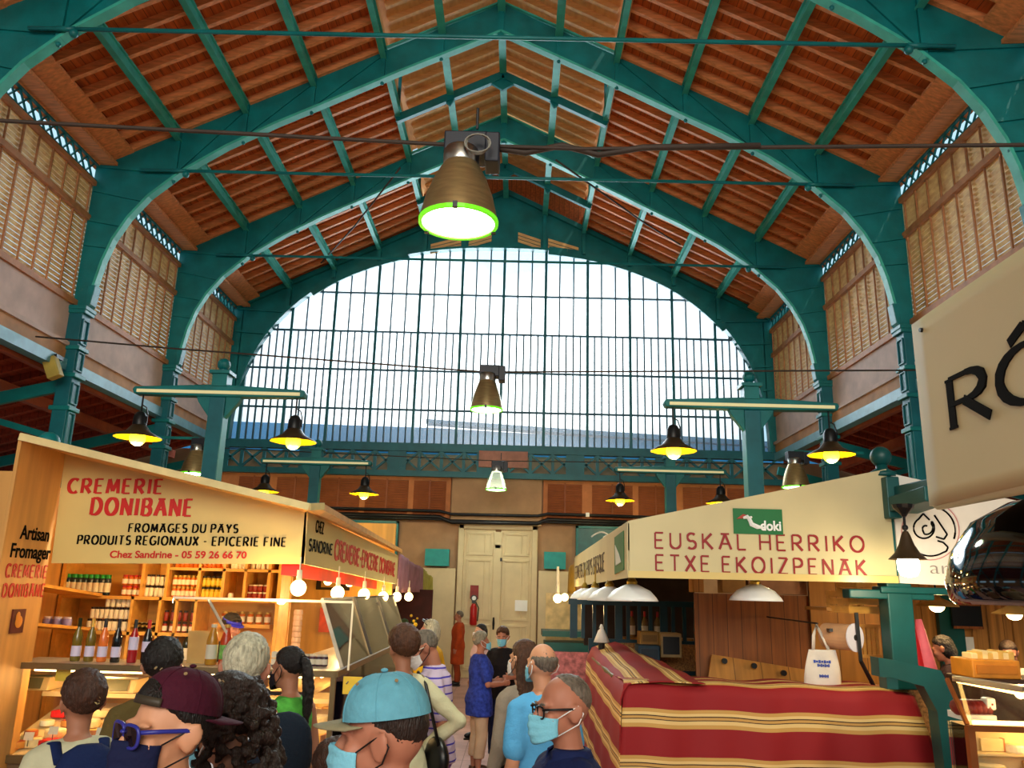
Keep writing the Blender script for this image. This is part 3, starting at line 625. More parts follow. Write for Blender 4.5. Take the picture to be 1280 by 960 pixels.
MB().span((-4.9, 12.92, 0), (-1.9, 13.0, 3.0)).build('back_partition', mat('honey_wood', '#d8a048', .55, var=.2, scale=3, stretch=(3, 1, .3)), t)
m = MB(); m.prism([(-2.05, 7.36, 2.12), (-2.05, 12.4, 2.0), (-2.05, 12.4, 2.12), (-2.05, 7.36, 2.26)], (-.02, 0, 0)); m.prism([(-2.05, 7.36, 2.12), (-1.9, 7.36, 2.12), (-1.9, 7.36, 2.24), (-2.05, 7.36, 2.24)], (0, .02, 0))
m.build('red_valance', mat('red_plastic', '#e0170f', .4, var=.1), t)
def row(txt, a, b, h, mm, **k):
    p, q = P(*a), P(*b); p.y = q.y = Yl; lettering('lettering', txt, p, q-p, (0, 0, 1), h, mm, fs, width=(q-p).length, **k)
row('CREMERIE', (85, 616), (202, 617), .125, REDP, wv=.23, wh=.12, slab=.12, gap=.38)
row('DONIBĀNE', (114, 643), (239, 645), .145, REDP, wv=.23, wh=.12, slab=.12, gap=.4)
row('FROMĀGES DU PĀYS', (161, 665), (297, 666), .072, INK, wv=.2, wh=.12, slab=.08, gap=.36)
row('PRODUITS REGIONAUX - EPICERIE FINE', (97, 680), (357, 683), .075, INK, wv=.2, wh=.12, slab=.08, gap=.36)
words('lettering', 'Chez Sandrine - 05 59 26 66 70', P(137, 697), (P(308, 698)-P(137, 697)), (0, 0, 1), .085, REDP, fs, width=(P(308, 698)-P(137, 697)).length, bold=.025)
lettering('lettering', 'CHEZ', (X1, 7.62, 2.52), (0, 1, 0), (0, 0, 1), .1, INK, ss, .16, slab=.07)
lettering('lettering', 'SĀNDRINE', (X1, 7.42, 2.34), (0, 1, 0), (0, 0, 1), .1, INK, ss, .16, slab=.07, width=.95)
lettering('lettering', 'CREMERIE-EPICERIE DONIBĀNE', (X1, 8.5, 2.31), (0, 1, -.025), (0, 0, 1), .18, REDP, ss, .2, slab=.1, width=4.3)
def end_txt(fn, txt, a, b, h, mm, **k):
    p, q = atx(a[0], a[1], -4.12), atx(b[0], b[1], -4.12); q.z = p.z
    fn('lettering', txt, p, (0, 1, 0), (0, 0, 1), h, mm, pn, width=abs(q.y-p.y), **k)
end_txt(words, 'Artisan', (24, 673), (61, 670), .16, INK, bold=.02); end_txt(words, 'Fromager', (12, 696), (62, 697), .16, INK, bold=.02)
end_txt(lettering, 'CREMERIE', (6, 721), (57, 721), .1, REDP, wv=.15, gap=.4); end_txt(lettering, 'DONIBĀNE', (2, 746), (53, 747), .1, REDP, wv=.15, gap=.4)
a = atx(10, 792, -4.12); b = atx(31, 761, -4.12)
po = thing('poster', 'small dark red poster on the plywood end panel', 'poster', (-4.1, a.y, a.z)); MB().span((-4.118, a.y, a.z), (-4.105, b.y, b.z)).build('sheet', mat('poster_maroon', '#5a1410', .5, var=.4, scale=14), po)
MB().ball((-4.1, (a.y+b.y)/2, a.z+.09), (.006, .05, .05)).ball((-4.1, (a.y+b.y)/2-.02, b.z-.06), (.006, .03, .04)).build('picture', mat('poster_gold', '#d98a2a', .5, var=.3), po)
# mauve and yellow drapes further along the same side
def drape(name, y0, y1, z0, z1, col, label, cat, x=X1+.0):
    fn = lambda u, v: Vector((x+.03*sin(u*26)*(1-v*.6)+.02*sin(u*9), y0+(y1-y0)*u, z0+(z1-z0)*v-.14*u*v))
    return tag(MB().grid(fn, 40, 8).build(name, mat(col[0], col[1], .8, var=.2), smooth=True, solid=.01), label, cat)
drape('awning_drape', 13.2, 16.6, 1.95, 2.55, ('mauve_cloth', '#9a6a7c'), 'dusty mauve awning drape beyond the dairy sign', 'awning')
drape('awning_drape', 16.7, 18.6, 1.95, 2.4, ('lime_cloth', '#a8a040'), 'yellow-green awning drape at the far end of the left stalls', 'awning')
# shelving
sh = thing('shelf_unit', 'pine pigeon-hole shelving full of jars behind the dairy counter', 'shelves', (-3.7, 9.3, 0))
Ys = 9.15
def XS(px, py=745): return at(px, py, Ys).x
def ZS(py, px=200): return at(px, py, Ys).z
m = MB().span((-4.95, Ys+.4, 0), (-2.55, Ys+.43, 2.9)); m.build('back_board', PINE, sh)
z1, z2, z3 = 1.87, 1.5, 1.1
m = MB().span((-4.95, Ys, z1-.035), (-2.6, Ys+.4, z1)).span((-4.95, Ys, z2-.035), (XS(246), Ys+.4, z2)).span((-4.95, Ys, z3-.035), (-2.6, Ys+.4, z3)).span((XS(208), Ys, 2.16), (-2.6, Ys+.4, 2.19)).span((-4.95, Ys, 2.6), (-2.6, Ys+.4, 2.63))
m.build('shelf', PINE, sh)
m = MB()
for px in (175, 206, 246, 277, 304, 334): m.span((XS(px)-.015, Ys, z1), (XS(px)+.015, Ys+.4, 2.6))
for px in (166, 201, 222, 246): m.span((XS(px)-.015, Ys, z3), (XS(px)+.015, Ys+.4, z1))
m.span((-4.98, Ys, 0), (-4.94, Ys+.4, 2.9)).span((-2.6, Ys, 0), (-2.56, Ys+.4, 2.9)); m.build('divider', PINE, sh)
m = MB().prism([(-4.9, 7.7, 1.62), (-4.9, Ys, 1.5), (-4.5, Ys, 1.5), (-4.5, 7.7, 1.62)], (0, 0, .03)).prism([(-4.9, 7.7, 1.98), (-4.9, Ys, 1.86), (-4.5, Ys, 1.86), (-4.5, 7.7, 1.98)], (0, 0, .03)); m.build('side_shelf', PINE, sh)
# jars
def jar(name, label, cat, h, r, body, lid, lab=None, group=None):
    o = MB().lathe([(r*.85, 0), (r, .012), (r, h*.74), (r*.8, h*.84)], n=12).build(name, body, smooth=True)
    MB().lathe([(r*.86, h*.82), (r*.88, h), (0, h)], n=12).build('lid', lid, o)
    if lab: MB().lathe([(r*1.02, h*.15), (r*1.02, h*.6)], n=12, cap=False).build('label', lab, o, True)
    return tag(o, label, cat, group)
def scatter(proto, pts):
    proto.location = pts[0]
    for p in pts[1:]: copy_tree(proto, None, p)
LIDG = mat('green_lid', '#1c9a3a', .4, var=.05); LIDR = mat('red_lid', '#b8231c', .4, var=.05); LIDD = mat('dark_lid', '#2a1a14', .4); LIDW = mat('gold_lid', '#c9a24a', .35, .5, var=.05)
JDK = mat('jar_dark', '#24323a', .2, var=.2); JOR = mat('jar_orange', '#c9641a', .2, var=.25); JYE = mat('jar_yellow', '#c9a51e', .2, var=.25); JRD = mat('jar_red', '#8a2a1c', .2, var=.2)
LAB = mat('cream_label', '#eadfc4', .6, var=.06); LABW = mat('lilac_label', '#c9c3e0', .6, var=.06); LABY = mat('yellow_label', '#e8c23a', .6)
def rowpts(px0, px1, n, z, dy=.08, jit=.01): 
    a, b = XS(px0), XS(px1); return [(a+(b-a)*i/(max(1, n-1))+random.uniform(-jit, jit)*.3, Ys+dy+random.uniform(0, jit), z) for i in range(n)]
scatter(jar('jar', 'green-lidded dark jar on the top left shelf', 'jar', .22, .036, JDK, LIDG, LAB, 'green-lidded jars'), rowpts(78, 128, 8, z1))
for dz in (0, .115): scatter(jar('jar', 'red-lidded jar stacked beside the green-lidded jars', 'jar', .11, .03, JOR, LIDR, LAB, 'red-lidded jars'), rowpts(150, 170, 4, z1+dz))
for dz in (0, .12): scatter(jar('jar', 'white-labelled dark-lidded jar in the narrow pigeon-hole', 'jar', .115, .024, LAB, LIDD, None, 'white jars in the narrow pigeon-hole'), rowpts(179, 202, 5, z1+dz))
for dz in (0, .12): scatter(jar('jar', 'orange preserve jar in the middle pigeon-hole', 'jar', .115, .026, JOR, LIDW, LAB, 'orange jars in the middle pigeon-hole'), rowpts(213, 241, 6, z1+dz))
for dz in (0, .12): scatter(jar('jar', 'yellow preserve jar beside the orange ones', 'jar', .115, .026, JYE, LIDD, LABY, 'yellow jars'), rowpts(250, 273, 5, z1+dz))
scatter(jar('jar', 'orange jar on the shelf right under the cream sign', 'jar', .1, .03, JOR, LIDR, None, 'orange jars under the sign'), rowpts(214, 272, 11, 2.19))
scatter(jar('jar', 'pale jar high beside the orange ones under the sign', 'jar', .1, .025, LAB, LIDW, None, 'pale jars high right'), rowpts(284, 300, 4, 2.19)+rowpts(310, 330, 4, 2.19))
for dz in (0, .08): scatter(jar('jar', 'squat white-topped jar in the last pigeon-hole', 'jar', .075, .03, JRD, LAB, None, 'squat jars in the last pigeon-hole'), rowpts(309, 329, 4, z1+dz))
scatter(jar('jar', 'single squat jar alone in its pigeon-hole', 'jar', .06, .03, LAB, LAB), rowpts(285, 292, 2, z1)[:1])
for dz, p0, p1, n in ((0, 112, 162, 9), (.125, 114, 162, 9), (.25, 132, 158, 5)): scatter(jar('jar', 'white-labelled jar in the three-tier stack on the middle shelf', 'jar', .12, .027, LAB, LIDD, None, 'three-tier stack of white jars'), rowpts(p0, p1, n, z2+dz))
for dz in (0, .12): scatter(jar('jar', 'small dark jar on the middle shelf by the bottle necks', 'jar', .11, .027, JRD, LIDD, LAB if dz == 0 else None, 'small dark jars'), rowpts(207, 240, 5, z2+dz))
scatter(jar('tub', 'lilac-labelled tub at the far left of the middle shelf', 'tub', .1, .045, mat('lilac_tub', '#8f86c9', .4), LABW, None, 'lilac tubs'), [(-4.75+.1*i, 8.6, 1.56) for i in range(3)])
scatter(jar('jar', 'orange jar on the low shelf behind the cheesemonger', 'jar', .13, .035, JOR, LIDW, LAB, 'jars behind the cheesemonger'), [(XS(272+11*i), Ys+.3, 1.6) for i in range(6)])
MB().span((XS(262), Ys+.2, 1.56), (XS(334), Ys+.42, 1.6)).build('shelf', PINE, sh)
# bottles
def bottle(name, label, h, r, glassm, labm, capm, lz=(.1, .45), wine=True, group=None):
    pr = [(r*.9, 0), (r, .01), (r, h*.55), (r*.85, h*.64), (r*.36, h*.78), (r*.33, h*.97), (r*.36, h*.99), (0, h)] if wine else [(r*.9, 0), (r, .01), (r, h*.6), (r*.8, h*.72), (r*.45, h*.88), (r*.48, h*.93), (0, h*.93)]
    o = MB().lathe(pr, n=16).build(name, glassm, smooth=True)
    MB().lathe([(r*1.02, h*lz[0]), (r*1.02, h*lz[1])], n=16, cap=False).build('label', labm, o, True)
    MB().lathe([(r*.4, h*.8), (r*.38, h*1.005), (0, h*1.005)] if wine else [(r*.52, h*.92), (r*.52, h), (0, h)], n=12).build('capsule' if wine else 'bottle_cap', capm, o)
    return tag(o, label, 'bottle', group)
WG = mat('dark_green_glass', '#1a2310', .1, var=.1, spec=.6); WP = mat('rose_wine', '#d9702e', .12, var=.08, spec=.6); WRD = mat('red_wine', '#a01820', .12, var=.1, spec=.6); WY = mat('olive_glass', '#6a5a1c', .12, var=.1, spec=.6); WB = mat('black_glass', '#0a0e12', .1, var=0, spec=.6)
Yb = 7.45; Zb = 1.345
for px, g, l, c, lab, lz in ((94, WY, LABW, WG, 'olive-green wine bottle with low lilac label, first from the left on the dairy counter', (.12, .36)), (111, WY, LABW, LIDW, 'olive-gold wine bottle, second from the left on the dairy counter', (.12, .36)), (127, WP, LABW, DARK, 'rosé wine bottle between olive and black bottles on the counter', (.12, .36)), (144, WB, LABW, DARK, 'black wine bottle with low lilac label, fourth on the counter', (.12, .36)), (165, WRD, LABW, DARK, 'red bottle with tall white label on the dairy counter', (.3, .6)), (182, WB, LABW, LIDR, 'dark red wine bottle with pale blue label and red capsule', (.26, .5))):
    o = bottle('wine_bottle', lab, .36, .04, g, l, c, lz); o.location = (at(px, 820, Yb).x, Yb, Zb)
for px, g, l, c, lab in ((264, mat('apple_juice', '#c98a1e', .15, var=.1), LAB, LAB, 'amber juice bottle with round cream label on the dairy counter'), (281, mat('red_juice', '#c9401a', .15, var=.1), mat('green_white_label', '#7fbf5a', .5, var=.5, scale=20), LIDW, 'orange-red juice bottle with green label beside the amber one')):
    o = bottle('juice_bottle', lab, .34, .05, g, l, c, (.15, .5), False); o.location = (at(px, 820, Yb).x, Yb, Zb)
for px, g, lab in ((206, WB, 'dark bottle on the shelf behind the customers heads'), (222, mat('blue_foil', '#2a8fc0', .3), 'bottle with bright blue neck behind the burgundy cap'), (236, WG, 'dark green bottle at the end of the shelf')):
    o = bottle('wine_bottle', lab, .36, .04, g, LAB, g); o.location = (XS(px), Ys+.1, z3+.08)
for k, px in enumerate((170, 176, 182, 188, 194)):
    o = bottle('wine_bottle', 'dark wine bottle lying with its neck out of the pigeon-hole', .3, .034, WB, LAB, LIDW, group='lying bottles'); o.location = (XS(px), Ys+.32, z2+.05); o.rotation_euler = (R(88), 0, 0)
bg = thing('paper_bag', 'open kraft paper bag standing between bottles and juice', 'bag', tuple(at(247, 830, 7.6)))
a = at(247, 829, 7.6); a.z = Zb
MB().rings([[a+Vector((sx*w, sy*.05, z)) for sx, sy in ((-1, -1), (1, -1), (1, 1), (-1, 1))] for w, z in ((.08, 0), (.085, .15), (.095, .27))], cap=False).build('bag', mat('kraft_paper', '#cfa660', .8), bg, solid=.004)
MB().beam(a+Vector((-.05, 0, .26)), a+Vector((.1, 0, .22)), .04, .01).build('bag_fold', LAB, bg)
# glass counter
dc = thing('display_counter', 'glass-fronted refrigerated cheese counter wrapping round the dairy stall', 'counter', (-3, 7.2, 0))
GL_ = glass('case_glass', (.97, .98, .97), 1, .03); XC = -1.5; CREAMB = mat('case_cream', '#e3c894', .5, var=.06)
m = MB().span((-4.3, 7.2, 0), (XC, 8.3, .6)).span((-2.5, 8.3, 0), (XC, 12.8, .6)); m.build('base', mat('case_base', '#6a5238', .5), dc, bevel=.02)
m = MB().prism([(-4.28, 7.24, .62), (-4.28, 8.25, .62), (-4.28, 8.25, .9)], (4.28+XC-.04, 0, 0)).prism([(XC-.04, 8.2, .62), (-2.4, 8.2, .62), (-2.4, 8.2, .9)], (0, 4.5, 0)); m.build('display_deck', CREAMB, dc)
m = MB().span((-4.28, 7.85, 1.0), (-1.6, 8.3, 1.04)).span((-2.45, 8.0, 1.0), (-1.95, 12.75, 1.04)); m.build('work_shelf', CREAMB, dc)
m = MB().span((-4.3, 7.2, .62), (XC, 7.207, 1.32)).span((XC-.007, 7.2, .62), (XC, 12.8, 1.32)); m.build('front_glass', GL_, dc)
m = MB().span((-4.3, 7.18, 1.315), (XC+.02, 7.75, 1.345)).span((-2.1, 7.75, 1.315), (XC+.02, 12.8, 1.345)); m.build('top_ledge', mat('grey_marble', '#a39c8c', .3, var=.2), dc)
m = MB().span((-4.32, 7.16, 1.3), (XC+.03, 7.19, 1.35)).span((XC+.01, 7.16, 1.3), (XC+.04, 12.8, 1.35)).span((-4.33, 7.17, .6), (-4.29, 7.21, 1.33)).span((-4.32, 7.16, .57), (XC+.03, 7.2, .63)).span((XC, 7.18, .57), (XC+.03, 12.8, .63)).span((XC-.02, 7.17, .6), (XC+.02, 7.21, 1.33)); m.build('metal_frame', mat('dull_bronze', '#7b6a4a', .35, .7), dc)
m = MB().tube([(-4.1, 7.35, 1.28), (-1.7, 7.35, 1.28)], .015, 8).tube([(XC-.15, 7.4, 1.28), (XC-.15, 12.6, 1.28)], .015, 8); m.build('light_tube', glow('case_tube', '#ffd08a', 7), dc)
for p in ((-3.8, 7.5, 1.2), (-2.9, 7.5, 1.2), (-2.0, 7.5, 1.2), (-1.75, 9, 1.2), (-1.75, 10.6, 1.2)): light('case_light', 'POINT', p, 9, (1, .58, .2), .08)
# cheeses
CH = [mat('cheese_%d' % i, c, .55, var=.15, scale=12) for i, c in enumerate(('#efd79a', '#e0b45a', '#d8903a', '#f4e8c8', '#c97a3a', '#b8522a'))]
def wheel(i, r, h):
    o = MB().lathe([(r*.94, 0), (r, h*.2), (r, h*.8), (r*.94, h), (0, h)], n=18).build('round_cheese', CH[i], smooth=False); MB().lathe([(r*.9, h+.001), (r*.6, h+.004), (0, h+.004)], n=18).build('rind', CH[(i+3) % 6], o); return o
def wedge(i, r, h, a=1.1):
    pts = [(0, 0, 0)]+[(r*cos(a*k/6), r*sin(a*k/6), 0) for k in range(7)]
    o = MB().prism(pts, (0, 0, h)).build('cheese_wedge', CH[i], bevel=.004); MB().prism([(x*1.02, y*1.02, -.001) for x, y, z in pts[1:]]+[(x*.94, y*.94, -.001) for x, y, z in pts[1:][::-1]], (0, 0, h+.004)).build('rind', CH[4], o); return o
def card():
    o = MB().prism([(-.04, 0, 0), (.04, 0, 0), (.04, .015, .06), (-.04, .015, .06)], (0, .003, 0)).build('price_card', LAB); MB().tube([(0, .004, -.05), (0, .004, .01)], .003, 5).build('spike', DARK, o); return o
protos = [wheel(0, .09, .06), wheel(2, .07, .05), wheel(3, .06, .045), wedge(0, .14, .07), wedge(1, .13, .08), wedge(2, .12, .06, .8), wheel(5, .055, .05)]
names = ['cream cheese wheel', 'orange cheese wheel', 'small white cheese wheel', 'pale cheese wedge', 'golden cheese wedge', 'orange cheese wedge', 'small brick-red cheese']
fresh = set()
def put(k, loc, rz, where):
    lab = '%s lying in the %s' % (names[k], where); g = '%s in the %s' % (names[k], where)
    if k not in fresh: o = protos[k]; fresh.add(k)
    else: o = copy_tree(protos[k])
    o.location = loc; o.rotation_euler.z = rz; tag(o, lab, 'cheese', g)
for j in range(4):
    for i in range(13):
        y = 7.34+j*.2; put(random.randrange(7), (-4.15+i*.2+random.uniform(-.02, .02), y, .63+(y-7.24)*.28), random.uniform(0, 6), 'front of the dairy counter')
for j in range(3):
    for i in range(18):
        x = XC-.16-j*.2; put(random.randrange(7), (x, 8.35+i*.23, .63+(XC-.04-x)*.28), random.uniform(0, 6), 'aisle side of the dairy counter')
cp = card()
first = True
for i in range(12):
    o = cp if i == 0 else copy_tree(cp); o.location = (-4.05+i*.2, 7.32, .72+.05*(i % 2)); tag(o, 'small cream price card standing among the cheeses at the counter front', 'price card', 'price cards in the dairy counter')
for i in range(10):
    o = copy_tree(cp); o.location = (XC-.12, 8.45+i*.4, .74); o.rotation_euler.z = R(90); tag(o, 'small cream price card on the aisle side of the dairy counter', 'price card', 'price cards on the aisle side')
for p, lab in (((at(66, 938, 7.4)), 'red cheese tray at the left of the dairy counter'), (at(250*.3, 900, 7.9), 'red tag lying at the back of the cheese display')):
    o = tag(MB().box((0, 0, .03), (.2 if 'tray' in lab else .12, .14, .06)).build('tray', mat('red_tray', '#d81410', .4), bevel=.01), lab, 'tray'); o.location = (p.x, p.y, .66 if 'tray' in lab else .82)
# scales
def scale(x, y, z, label):
    s = thing('weighing_scale', label, 'scale', (x, y, z))
    MB().prism([(x-.2, y-.14, z), (x+.2, y-.14, z), (x+.2, y-.1, z+.12), (x-.2, y-.1, z+.12)], (0, .26, 0)).build('scale_body', CREAMB, s, bevel=.01)
    MB().span((x-.24, y-.16, z+.125), (x+.24, y+.2, z+.14)).build('weighing_plate', STEEL, s)
    MB().prism([(x-.08, y-.145, z+.02), (x+.14, y-.145, z+.02), (x+.14, y-.11, z+.11), (x-.08, y-.11, z+.11)], (0, -.006, 0)).build('display', mat('lcd_grey', '#6a6a52', .3), s)
    return s
scale(at(40, 865, 7.95).x, 7.97, 1.045, 'electronic scale with grey display at the left of the dairy work shelf'); scale(at(147, 865, 7.95).x, 7.97, 1.045, 'electronic scale on the work shelf behind the woman with the backpack')
tag(MB().prism([(at(72, 848, 7.3).x, 7.26, 1.2), (at(90, 848, 7.3).x, 7.26, 1.2), (at(90, 848, 7.3).x, 7.26, 1.3), (at(72, 848, 7.3).x, 7.26, 1.3)], (0, .004, 0)).build('price_card', LABY), 'yellow sticker card inside the top of the dairy counter glass', 'price card')
tag(MB().prism([(at(445, 850, 7.3).x-.1, 7.26, 1.16), (at(445, 850, 7.3).x+.06, 7.26, 1.16), (at(445, 850, 7.3).x+.06, 7.26, 1.3), (at(445, 850, 7.3).x-.1, 7.26, 1.3)], (0, .004, 0)).build('price_card', LABY), 'yellow card at the right corner of the dairy counter', 'price card')
# items on the counter, right part
for px, lab in ((345, 'first'), (353, 'second')):
    for dz in (0, .06): o = tag(MB().box((0, 0, .028), (.06, .06, .052)).build('box', LAB, bevel=.004), 'little cream box stacked by the ponytailed woman, %s' % lab, 'box', 'little cream boxes '+lab); o.location = (at(px, 815, 7.6).x, 7.6, Zb+dz)
scatter(jar('jar', 'purple jam jar with white label at the right of the dairy counter', 'jar', .1, .032, mat('purple_jam', '#3a1634', .25), LAB, LAB, 'purple jam jars'), [(at(px, 820, 7.6).x, 7.6, Zb) for px in (383, 391, 399, 406)])
st_ = MB()
for k in range(9): st_.lathe([(.045, k*.05), (.045, k*.05+.02), (.04, k*.05+.045)], n=12)
o = tag(st_.build('cup_stack', mat('salmon_cup', '#e8b184', .5)), 'tall stack of salmon paper cups behind the counter', 'cups'); o.location = (at(370, 800, 8.1).x, 8.1, 1.36)
# clear screens
PX = glass('plexiglass', (.98, .99, 1), .99, .03); ROD = mat('white_rod', '#e8dcc0', .4)
sc = thing('sneeze_screen', 'clear plastic screen standing on the front of the dairy counter', 'screen', (-2.5, 7.3, Zb))
a, b = at(214, 745, 7.25), at(440, 752, 7.25)
MB().span((a.x, 7.3, Zb), (b.x, 7.305, 1.9)).build('sheet', PX, sc); MB().beam((a.x, 7.3, 1.905), (b.x, 7.3, 1.905), .02, .02).beam((at(260, 750, 7.3).x, 7.3, 1.9), (at(293, 830, 7.3).x, 7.55, Zb), .02, .02).beam((b.x, 7.3, 1.9), (b.x, 7.3, Zb), .015, .015).build('screen_frame', ROD, sc)
for k, (y0, y1) in enumerate(((7.5, 8.9), (9.0, 10.4), (10.5, 11.9))):
    sc = thing('sneeze_screen', 'leaning clear screen over the aisle side of the dairy counter, %s along' % ('first', 'second', 'third')[k], 'screen', (XC-.1, y0, Zb))
    MB().prism([(XC+.0, y0, Zb), (XC+.0, y1, Zb), (XC-.22, y1, 1.92), (XC-.22, y0, 1.92)], (.005, 0, 0)).build('sheet', PX, sc)
    MB().beam((XC, y0, Zb), (XC-.22, y0, 1.92), .02, .03).beam((XC-.22, y0, 1.92), (XC-.22, y1, 1.92), .02, .02).build('screen_frame', ROD if k == 0 else DARK, sc)
# globe bulbs
for k, (px, py, y) in enumerate(((373, 735, 7.15), (422, 741, 8.4), (455, 743, 9.75), (479, 746, 11.1), (496, 746, 12.45), (511, 746, 13.8))):
    p = at(px, py, y); t2 = thing('globe_lamp', 'bare round bulb hanging under the dairy awning, %s from the corner' % ('first', 'second', 'third', 'fourth', 'fifth', 'sixth')[k], 'lamp', tuple(p))
    MB().ball(p, .068).build('bulb', WARM, t2, True); MB().lathe([(.025, .06), (.022, .15)], p, 10).tube([p+Vector((0, 0, .14)), p+Vector((0, 0, .26))], .006, 5).build('socket', ROD, t2)
    light('lamp_light', 'POINT', p+Vector((-.22, 0, -.1)), 22, (1, .66, .26), .05)
for px, py in ((410, 726), (437, 728)):
    p = at(px, py, 11.5); t2 = thing('globe_lamp', 'smaller warm bulb inside the dairy stall, %s' % ('left of the pair' if px < 420 else 'right of the pair'), 'lamp', tuple(p)); MB().ball(p, .06).build('bulb', WARM, t2, True); MB().lathe([(.03, .05), (.02, .4)], p, 8).build('socket', ROD, t2)
light('stall_light', 'POINT', (-3.6, 8.3, 2.35), 32, (1, .68, .28), .1)
t2 = thing('strip_lamp', 'warm strip lamp under the dairy roof lighting the shelves', 'lamp', (-3.4, 8.0, 2.5)); MB().tube([(-4.2, 8.3, 2.45), (-2.4, 8.3, 2.45)], .02, 8).build('tube', WARM, t2); MB().span((-4.25, 8.27, 2.47), (-2.35, 8.33, 2.5)).build('fitting', WHITE, t2)
def poster(px0, py0, px1, py1, Y, m, label, m2=None):
    a, b = at(px0, py1, Y), at(px1, py0, Y); t = thing('poster', label, 'poster', ((a.x+b.x)/2, Y, a.z)); MB().span((a.x, Y-.012, a.z), (b.x, Y, b.z)).build('sheet', m, t)
    if m2: w, h = b.x-a.x, b.z-a.z; MB().span((a.x+w*.15, Y-.016, a.z+h*.2), (b.x-w*.3, Y-.012, b.z-h*.3)).build('picture', m2, t)
    return t
poster(341, 727, 377, 745, 12.9, mat('drawing_paper', '#d9b878', .7), 'framed sketch pinned on the honey-coloured partition', mat('sketch_ink', '#6a4a28', .7, var=.9, scale=30))
poster(398, 760, 420, 790, 12.88, mat('orange_poster', '#e0501c', .6, var=.35, scale=10), 'bright orange-red poster inside the dairy stall')
poster(395, 722, 438, 737, 12.86, mat('dark_window', '#241a10', .3), 'dark framed hatch high on the dairy partition', mat('hatch_pane', '#b9893a', .5))
# dark market clutter beyond the dairy stall
t = thing('flower_stall', 'dark stall of flowers beyond the dairy counter by the back wall', 'market stall', (-2.2, 15, 0))
MB().span((-3.6, 14.2, 0), (-1.75, 16.2, .9)).build('counter', mat('dark_wood', '#3a2416', .7), t); MB().span((-3.6, 16.3, 0), (-1.6, 16.4, 2.0)).build('back_board', mat('maroon_board', '#3c1412', .8, var=.3), t)
m = MB()
for i in range(40): m.ball((random.uniform(-3, -1.75), random.uniform(14.3, 16), random.uniform(.95, 1.45)), random.uniform(.05, .11), 7, 5)
f_ = m.build('foliage', mat('dark_leaves', '#2c3f14', .7, var=.4), t, tex=(.05, .06)); f_['kind'] = 'stuff'
m = MB()
for i in range(30): m.ball((random.uniform(-2.6, -1.72), random.uniform(14.3, 15.5), random.uniform(1.1, 1.55)), random.uniform(.02, .045), 6, 4)
f_ = m.build('blossom', mat('yellow_blossom', '#e0b020', .6, var=.4), t); f_['kind'] = 'stuff'
ex = thing('fire_extinguisher', 'red fire extinguisher with dial hung left on the cream door', 'fire extinguisher', (-1.0, 20.1, 1.1))
MB().lathe([(.07, 0), (.085, .03), (.085, .4), (.05, .48), (.02, .5)], (-.98, 20.1, 1.2), 16).build('cylinder', mat('extinguisher_red', '#b01a18', .35), ex, True)
MB().box((-.98, 20.08, 1.74), (.1, .06, .07)).tube([(-.94, 20.08, 1.74), (-.86, 20.06, 1.6), (-.88, 20.06, 1.3)], .014, 6).build('valve_hose', DARK, ex)
MB().span((-1.08, 20.13, 1.8), (-.88, 20.16, 2.12)).build('sign_plate', mat('extinguisher_sign', '#8f2420', .5, var=.3), ex); MB().lathe([(.08, 0), (.08, .02)], (-.98, 20.12, 1.82), 16, Matrix.Rotation(R(90), 3, 'X')).build('dial', DARK, ex); MB().lathe([(.05, 0), (.05, .025)], (-.98, 20.115, 1.82), 16, Matrix.Rotation(R(90), 3, 'X')).build('dial_face', WHITE, ex)
# ================================================================ RIGHT STALL (farm produce)
Yr = 7.4
GSIGN = mat('badge_green', '#0f6b34', .5, var=.05); STEAL = mat('deep_teal_paint', '#08504f', .42, var=.2, scale=3)
t = thing('market_stall', 'cream canvas stall on the right with a green badge and thin maroon capitals', 'market stall', (2.2, Yr, 0))
tl, tr, br, bl = at(785, 654, Yr), at(1108, 589, Yr), at(1122, 729, Yr), at(785, 722, Yr)
fs = MB().prism([bl, br, tr, tl], (0, .02, 0)).build('front_sign', CREAM2, t)
MB().beam(bl+Vector((0, -.015, .03)), br+Vector((0, -.015, .03)), .02, .06).build('sign_hem', CREAM, t)
X2 = .99
ss = MB().prism([(X2, Yr, bl.z), (X2, 14.1, bl.z-.06), (X2, 14.1, tl.z-.06), (X2, Yr, tl.z)], (.02, 0, 0)).build('side_sign', CREAM2, t)
m = MB().prism([tl, tr, Vector((tr.x, 14.1, tr.z)), Vector((tl.x, 14.1, tl.z-.06))], (0, 0, .02)); m.build('canvas_roof', CREAM2, t)
def row(txt, a, b, h, mm, **k):
    p, q = at(*a, Yr), at(*b, Yr); return lettering('lettering', txt, p, q-p, (0, 0, 1), h, mm, fs, width=(q-p).length, **k)
row('EUSKĀL HERRIKO', (819, 685), (1080, 690), .135, MAROON, wv=.12, gap=.42); row('ETXE EKOIZPENĀK', (820, 713), (1083, 720), .135, MAROON, wv=.12, gap=.42)
a, b = at(917, 667, Yr), at(977, 637, Yr)
bd = MB().prism([(a.x, Yr-.002, a.z), (b.x, Yr-.002, a.z-.0), (b.x, Yr-.002, b.z), (a.x, Yr-.002, b.z)], (0, -.008, 0)).build('badge', GSIGN, fs)
def bp(u, v): return Vector((a.x+(b.x-a.x)*u, Yr-.012, a.z+(b.z-a.z)*v))
MB().tube([bp(.2, .62), bp(.28, .68), bp(.33, .55), bp(.36, .38), bp(.48, .28), bp(.62, .26)], [.012, .02, .02, .024, .022, .008], 6).ball(bp(.36, .66), .012, 8, 5).build('bird_mark', WHITE, fs)
MB().prism([bp(.06, .58), bp(.26, .62), bp(.3, .72), bp(.2, .78)], (0, -.004, 0)).build('bird_beak', mat('beak_red', '#b0402c', .5), fs)
